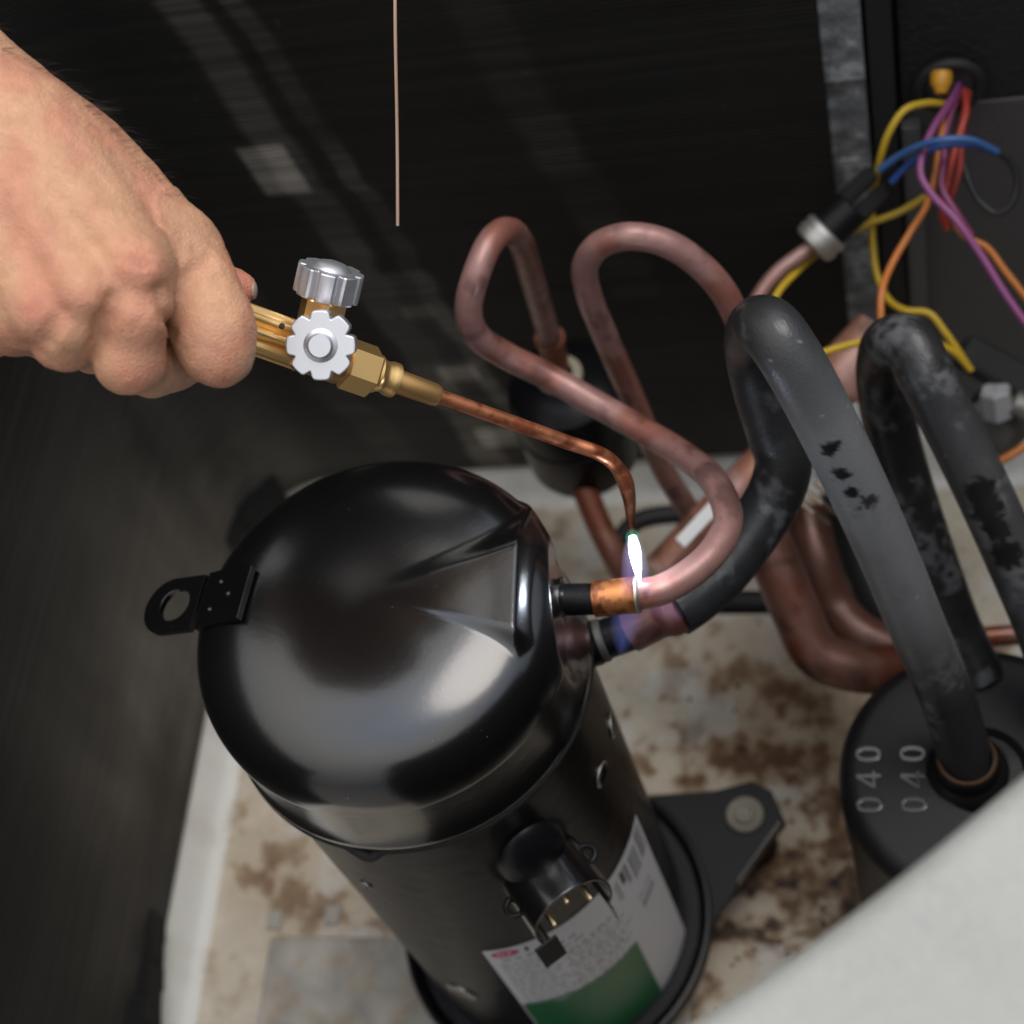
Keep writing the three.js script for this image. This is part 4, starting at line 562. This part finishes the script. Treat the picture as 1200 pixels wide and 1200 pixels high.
// ================================================================ HAND
function surfaceNets(f, lo, n, h) {
  const [nx, ny, nz] = n, val = new Float32Array(nx * ny * nz), at = (i, j, k) => i + nx * (j + ny * k);
  for (let k = 0; k < nz; k++) for (let j = 0; j < ny; j++) for (let i = 0; i < nx; i++) val[at(i, j, k)] = f(lo.x + i * h, lo.y + j * h, lo.z + k * h);
  const id = new Int32Array(nx * ny * nz).fill(-1), pos = [], idx = [];
  for (let k = 0; k < nz - 1; k++) for (let j = 0; j < ny - 1; j++) for (let i = 0; i < nx - 1; i++) {
    let m = 0, x = 0, y = 0, z = 0, c = 0; const v = [];
    for (let q = 0; q < 8; q++) { const s = val[at(i + (q & 1), j + ((q >> 1) & 1), k + (q >> 2))]; v.push(s); if (s < 0) m |= 1 << q; }
    if (m === 0 || m === 255) continue;
    for (const [a, b] of [[0, 1], [2, 3], [4, 5], [6, 7], [0, 2], [1, 3], [4, 6], [5, 7], [0, 4], [1, 5], [2, 6], [3, 7]]) if ((v[a] < 0) !== (v[b] < 0)) { const t = v[a] / (v[a] - v[b]); x += mixf(a & 1, b & 1, t); y += mixf((a >> 1) & 1, (b >> 1) & 1, t); z += mixf(a >> 2, b >> 2, t); c++; }
    id[at(i, j, k)] = pos.length / 3; pos.push(lo.x + (i + x / c) * h, lo.y + (j + y / c) * h, lo.z + (k + z / c) * h);
  }
  for (let k = 1; k < nz - 1; k++) for (let j = 1; j < ny - 1; j++) for (let i = 1; i < nx - 1; i++) {
    const s = val[at(i, j, k)] < 0, q = (a, b, c, d, flip) => (flip ? idx.push(a, b, c, a, c, d) : idx.push(a, c, b, a, d, c));
    if (s !== val[at(i + 1, j, k)] < 0) q(id[at(i, j, k)], id[at(i, j - 1, k)], id[at(i, j - 1, k - 1)], id[at(i, j, k - 1)], s);
    if (s !== val[at(i, j + 1, k)] < 0) q(id[at(i, j, k)], id[at(i, j, k - 1)], id[at(i - 1, j, k - 1)], id[at(i - 1, j, k)], s);
    if (s !== val[at(i, j, k + 1)] < 0) q(id[at(i, j, k)], id[at(i - 1, j, k)], id[at(i - 1, j - 1, k)], id[at(i, j - 1, k)], s);
  }
  return { pos, idx };
}
const smin = (a, b, k) => { const h = Math.max(k - Math.abs(a - b), 0) / k; return Math.min(a, b) - h * h * k * 0.25; };
{
  const HZ = 1.12, WH = (px, py, z) => W(px, py, z * HZ), J = (px, py, z, r) => ({ p: WH(px, py, z), r: r * z * HZ / FPX });
  const cap = (a, b) => { const ax = a.p.x, ay = a.p.y, az = a.p.z, dx = b.p.x - ax, dy = b.p.y - ay, dz = b.p.z - az, l2 = dx * dx + dy * dy + dz * dz || 1e-9, ra = a.r, rb = b.r; return (x, y, z) => { const px = x - ax, py = y - ay, pz = z - az, t = clamp((px * dx + py * dy + pz * dz) / l2), ex = px - t * dx, ey = py - t * dy, ez = pz - t * dz; return Math.sqrt(ex * ex + ey * ey + ez * ez) - (ra + (rb - ra) * t); }; };
  const chain = (...j) => j.slice(1).map((b, i) => cap(j[i], b));
  const iM = J(166, 312, 0.536, 36), mM = J(101, 343, 0.532, 35), rM = J(42, 364, 0.535, 33), pM = J(-20, 370, 0.546, 32);
  const palm = [ // forearm, wrist, metacarpals, ball of the thumb
    ...chain(J(-420, -150, 0.585, 128), J(-230, 0, 0.575, 112), J(-90, 95, 0.57, 96), J(-5, 165, 0.562, 88)),
    cap(J(35, 160, 0.556, 62), iM), cap(J(-8, 195, 0.55, 62), mM), cap(J(-45, 215, 0.552, 60), rM), cap(J(-80, 235, 0.56, 56), pM),
    ...chain(J(15, 130, 0.574, 56), J(95, 195, 0.572, 55), J(138, 240, 0.57, 53), J(176, 280, 0.568, 47), J(212, 298, 0.565, 42)),
    cap(J(80, 210, 0.56, 54), J(170, 300, 0.556, 44)), cap(J(50, 250, 0.56, 55), J(95, 300, 0.56, 44)),
  ];
  const bumps = [cap(J(163, 309, 0.527, 20), J(168, 318, 0.527, 20)), cap(J(98, 340, 0.5245, 19), J(101, 348, 0.5245, 19)), cap(J(38, 360, 0.5285, 18), J(40, 368, 0.5285, 18)),
    cap(J(45, 185, 0.538, 10), J(158, 300, 0.527, 10)), cap(J(10, 215, 0.532, 10), J(94, 335, 0.524, 10)), cap(J(-30, 230, 0.5345, 9), J(34, 352, 0.5285, 9))];
  const fingers = [
    chain(J(210, 296, 0.565, 42), J(232, 338, 0.56, 43), J(245, 372, 0.557, 45), J(252, 395, 0.556, 44), J(256, 414, 0.556, 40)),
    chain(iM, J(162, 365, 0.535, 36), J(151, 420, 0.545, 38), J(176, 432, 0.566, 30), J(200, 428, 0.574, 27), J(222, 424, 0.578, 25)),
    chain(mM, J(84, 376, 0.533, 34), J(74, 397, 0.542, 34), J(110, 408, 0.585, 26), J(165, 392, 0.61, 24), J(235, 352, 0.612, 21), J(268, 337, 0.608, 20), J(283, 338, 0.604, 18)),
    chain(rM, J(28, 374, 0.54, 32), J(16, 382, 0.549, 31), J(60, 396, 0.585, 26), J(115, 380, 0.604, 23)),
    chain(pM, J(-40, 384, 0.556, 30), J(-10, 392, 0.59, 24), J(40, 372, 0.602, 21)),
  ];
  const grooves = [];
  const f = (x, y, z) => {
    let a = 1; for (const c of palm) { const d = c(x, y, z); if (d < a + 0.02) a = smin(a, d, 0.013); }
    for (const c of bumps) { const d = c(x, y, z); if (d < a + 0.012) a = smin(a, d, 0.009); }
    let m = a; fingers.forEach((ch, i) => { let g = 1; for (const c of ch) g = smin(g, c(x, y, z), 0.006); const u = smin(a, g, i ? 0.0055 : 0.011); m = m === a ? u : smin(m, u, 0.0014); });
    for (const c of grooves) { const d = -c(x, y, z), k = 0.004, w = Math.max(k - Math.abs(m - d), 0) / k; if (m < 0.02) m = Math.max(m, d) + w * w * k * 0.25; }
    return m;
  };
  // creases: pressed in along the surface
  const onSkin = (px, py) => { for (let z = 0.45; z < 0.66; z += 0.0004) { const p = WH(px, py, z); if (f(p.x, p.y, p.z) < 0) return z; } return 0.66; };
  const cut = (list, r) => { const q = list.map(([x, y]) => [x, y, onSkin(x, y)]); return q.slice(1).map((b, i) => cap(J(q[i][0], q[i][1], q[i][2] - 0.0014, r), J(b[0], b[1], b[2] - 0.0014, r))); };
  const newGrooves = [...cut([[243, 303], [232, 314], [222, 326], [213, 345]], 5), ...cut([[131, 352], [122, 375], [112, 402]], 6), ...cut([[70, 368], [62, 384], [55, 402]], 6), ...cut([[235, 292], [246, 300]], 3.5), ...cut([[188, 340], [196, 368], [199, 395]], 5)];
  grooves.push(...newGrooves);
  // bounding box of everything
  const all = [J(-420, -150, 0.585, 150), J(300, 460, 0.53, 20), J(300, 300, 0.63, 20), J(-60, 460, 0.62, 20), J(-300, 200, 0.64, 30), J(-200, -120, 0.5, 20), J(120, 80, 0.5, 20)], bb = new THREE.Box3(); for (const j of all) { bb.expandByPoint(j.p.clone().addScalar(j.r)); bb.expandByPoint(j.p.clone().addScalar(-j.r)); }
  const h = 0.0015, lo = bb.min.clone().addScalar(-0.006), n = bb.max.clone().addScalar(0.006).sub(lo).divideScalar(h).toArray().map(Math.ceil);
  const { pos, idx } = surfaceNets(f, lo, n, h), nv = pos.length / 3, nor = [], col = [], uv = [], e = 0.0008;
  const knuckles = [[166, 312, 0.52, 0.8], [100, 350, 0.515, 0.55], [40, 368, 0.52, 0.5], [152, 440, 0.54, 0.35], [78, 415, 0.54, 0.35], [256, 430, 0.55, 0.45], [284, 337, 0.604, 1.1], [24, 400, 0.55, 0.3]].map(([x, y, z, k]) => [WH(x, y, z), k]);
  const uX = camR.clone(), uY = camU.clone();
  for (let i = 0; i < nv; i++) {
    let x = pos[i * 3], y = pos[i * 3 + 1], z = pos[i * 3 + 2];
    for (let q = 0; q < 2; q++) { const d = f(x, y, z), g = V3(f(x + e, y, z) - d, f(x, y + e, z) - d, f(x, y, z + e) - d); const l = g.length() || 1; if (q === 0) { x -= d * g.x / l; y -= d * g.y / l; z -= d * g.z / l; } else { g.divideScalar(l); nor.push(g.x, g.y, g.z); const s = 0.0008 * (fbm(x * 90, y * 90, z * 90, 3) - 0.5) + 0.0005 * (fbm(x * 420, y * 420, z * 420, 2) - 0.5); x += g.x * s; y += g.y * s; z += g.z * s; } }
    pos[i * 3] = x; pos[i * 3 + 1] = y; pos[i * 3 + 2] = z; uv.push(x * uX.x + y * uX.y + z * uX.z, x * uY.x + y * uY.y + z * uY.z);
    let red = 0.42 * sstep(0.4, 0.64, fbm(x * 60, y * 70, z * 70 + 5, 3)); for (const [p, k] of knuckles) red += k * Math.exp(-(((p.x - x) ** 2 + (p.y - y) ** 2 + (p.z - z) ** 2) / (0.0095 ** 2)));
    red = clamp(red); const t = 0.8 + 0.26 * fbm(x * 260, y * 260, z * 260, 3) + 0.14 * fbm(x * 45, y * 45, z * 45 + 9, 2), fre = vnoise(x * 420, y * 420, z * 420 + 8) > 0.95 ? 0.9 : 1, vein = 0;
    col.push(mixf(0.56, 0.52, red) * t * fre * (1 - vein), mixf(0.302, 0.195, red) * t * fre * (1 - vein * 0.6), mixf(0.18, 0.13, red) * t * fre * (1 - vein * 0.4));
  }
  const g0 = geoFrom(pos, idx, uv, col); // normals from the displaced mesh
  const skinBump = makeTex(512, 512, (u, v) => { const a = fbm(u * 40, v * 40, 2, 4, 40), c = Math.abs(vnoise(u * 70, v * 70, 5, 70) - 0.5) * 2, l = Math.abs(fbm(u * 14, v * 30, 9, 3, 2) - 0.5) * 2; return 0.45 * a + 0.35 * Math.sqrt(c) + 0.2 * Math.sqrt(l); }, false);
  const skin = phys([1, 1, 1], 0.42, 0, { vertexColors: true, bumpMap: tiled(skinBump, 0.028), bumpScale: 0.0006, specularIntensity: 0.7, sheen: 0.15, sheenColor: new THREE.Color(0.5, 0.25, 0.2), sheenRoughness: 0.6 });
  const person = thing('person', 'bare fist and forearm of a person gripping the brass torch from the upper left', 'person', WH(-5, 165, 0.562));
  part(person, 'hand', g0, skin);
  { // unseen rest of the person in dark clothes, added to darken the dome reflection
    const C = (a, ra, b, rb) => cap({ p: V3(...a), r: ra }, { p: V3(...b), r: rb });
    const cl = [C([-0.2, 0.45, -1.2], 0.15, [-0.12, 1.08, -1.1], 0.17), C([-0.44, 1.12, -1.04], 0.085, [0.18, 1.14, -1.1], 0.085), C([-0.44, 1.1, -1.02], 0.075, [-0.37, 0.81, -0.86], 0.058), C([-0.37, 0.81, -0.86], 0.058, [-0.265, 0.735, -0.735], 0.05),
      C([0.18, 1.12, -1.1], 0.075, [0.3, 0.86, -1.0], 0.055), C([-0.28, 0.45, -1.22], 0.1, [-0.28, -0.11, -1.24], 0.06), C([-0.1, 0.45, -1.2], 0.1, [-0.08, -0.11, -1.22], 0.06)];
    const fc = (x, y, z) => { let a = 1; for (const c of cl) a = smin(a, c(x, y, z), 0.06); return a + 0.006 * (fbm(x * 14, y * 9, z * 14, 2) - 0.5); };
    const c2 = surfaceNets(fc, V3(-0.62, -0.2, -1.45), [70, 104, 66], 0.0145);
    part(person, 'unseen_clothes', geoFrom(c2.pos, c2.idx), std([0.012, 0.013, 0.017], 0.9));
    const hd = [C([-0.1, 1.3, -1.03], 0.055, [-0.1, 1.4, -0.98], 0.06), C([-0.1, 1.45, -0.95], 0.085, [-0.1, 1.42, -0.93], 0.08), C([-0.1, 1.36, -0.89], 0.045, [-0.1, 1.4, -0.88], 0.05), C([-0.1, 1.43, -0.86], 0.008, [-0.1, 1.4, -0.838], 0.013), C([-0.18, 1.43, -0.95], 0.015, [-0.183, 1.4, -0.945], 0.01), C([-0.02, 1.43, -0.95], 0.015, [-0.017, 1.4, -0.945], 0.01)];
    const fh = (x, y, z) => { let a = 1; for (const c of hd) a = smin(a, c(x, y, z), 0.02); return a; };
    const c3 = surfaceNets(fh, V3(-0.22, 1.2, -1.12), [42, 56, 52], 0.006); part(person, 'head', geoFrom(c3.pos, c3.idx), std([0.5, 0.275, 0.175], 0.5));
    const unseen_hair = (x, y, z) => Math.max(fh(x, y, z) - 0.012, -(y - 1.43 + (z + 0.95) * -0.7 + 0.03)) + 0.004 * (vnoise(x * 120, y * 120, z * 120) - 0.5);
    const c4 = surfaceNets(unseen_hair, V3(-0.24, 1.34, -1.14), [46, 40, 56], 0.006); part(person, 'unseen_hair', geoFrom(c4.pos, c4.idx), std([0.03, 0.02, 0.014], 0.7));
  }
  const nail = new THREE.SphereGeometry(1, 20, 12).applyMatrix4(new THREE.Matrix4().makeBasis(camR.clone().multiplyScalar(0.0016), camU.clone().multiplyScalar(0.0036), fwd.clone().multiplyScalar(-0.0038)).setPosition(WH(297, 340, 0.604)));
  part(person, 'fingernail', nail, phys([0.36, 0.25, 0.22], 0.3, 0));
  const r = rng(11), hairs = []; for (let i = 0; i < 90; i++) { const u = r(), q = WH(mixf(-40, 190, u), mixf(30, 195, u) + (r() * 70), 0.56); let p = q.clone(); for (let k = 0; k < 12; k++) { const d = f(p.x, p.y, p.z), g = V3(f(p.x + e, p.y, p.z) - d, f(p.x, p.y + e, p.z) - d, f(p.x, p.y, p.z + e) - d).normalize(); p.addScaledVector(g, -d); } const d = f(p.x, p.y, p.z), g = V3(f(p.x + e, p.y, p.z) - d, f(p.x, p.y + e, p.z) - d, f(p.x, p.y, p.z + e) - d).normalize(), dir = camR.clone().multiplyScalar(0.6).addScaledVector(camU, -0.5 + 0.5 * r()).normalize(), L = 0.004 + 0.006 * r(); hairs.push(sweep([p, p.clone().addScaledVector(g, L * 0.3).addScaledVector(dir, L * 0.5), p.clone().addScaledVector(g, L * 0.35).addScaledVector(dir, L)], (t) => 0.00006 * (1.2 - t), { seg: 5, rad: 3, cap: false })); }
  const hm = part(person, 'arm_hair', merge(hairs), std([0.05, 0.03, 0.02], 0.6)); hm.userData.kind = 'stuff';
}

renderer.render(scene, camera);
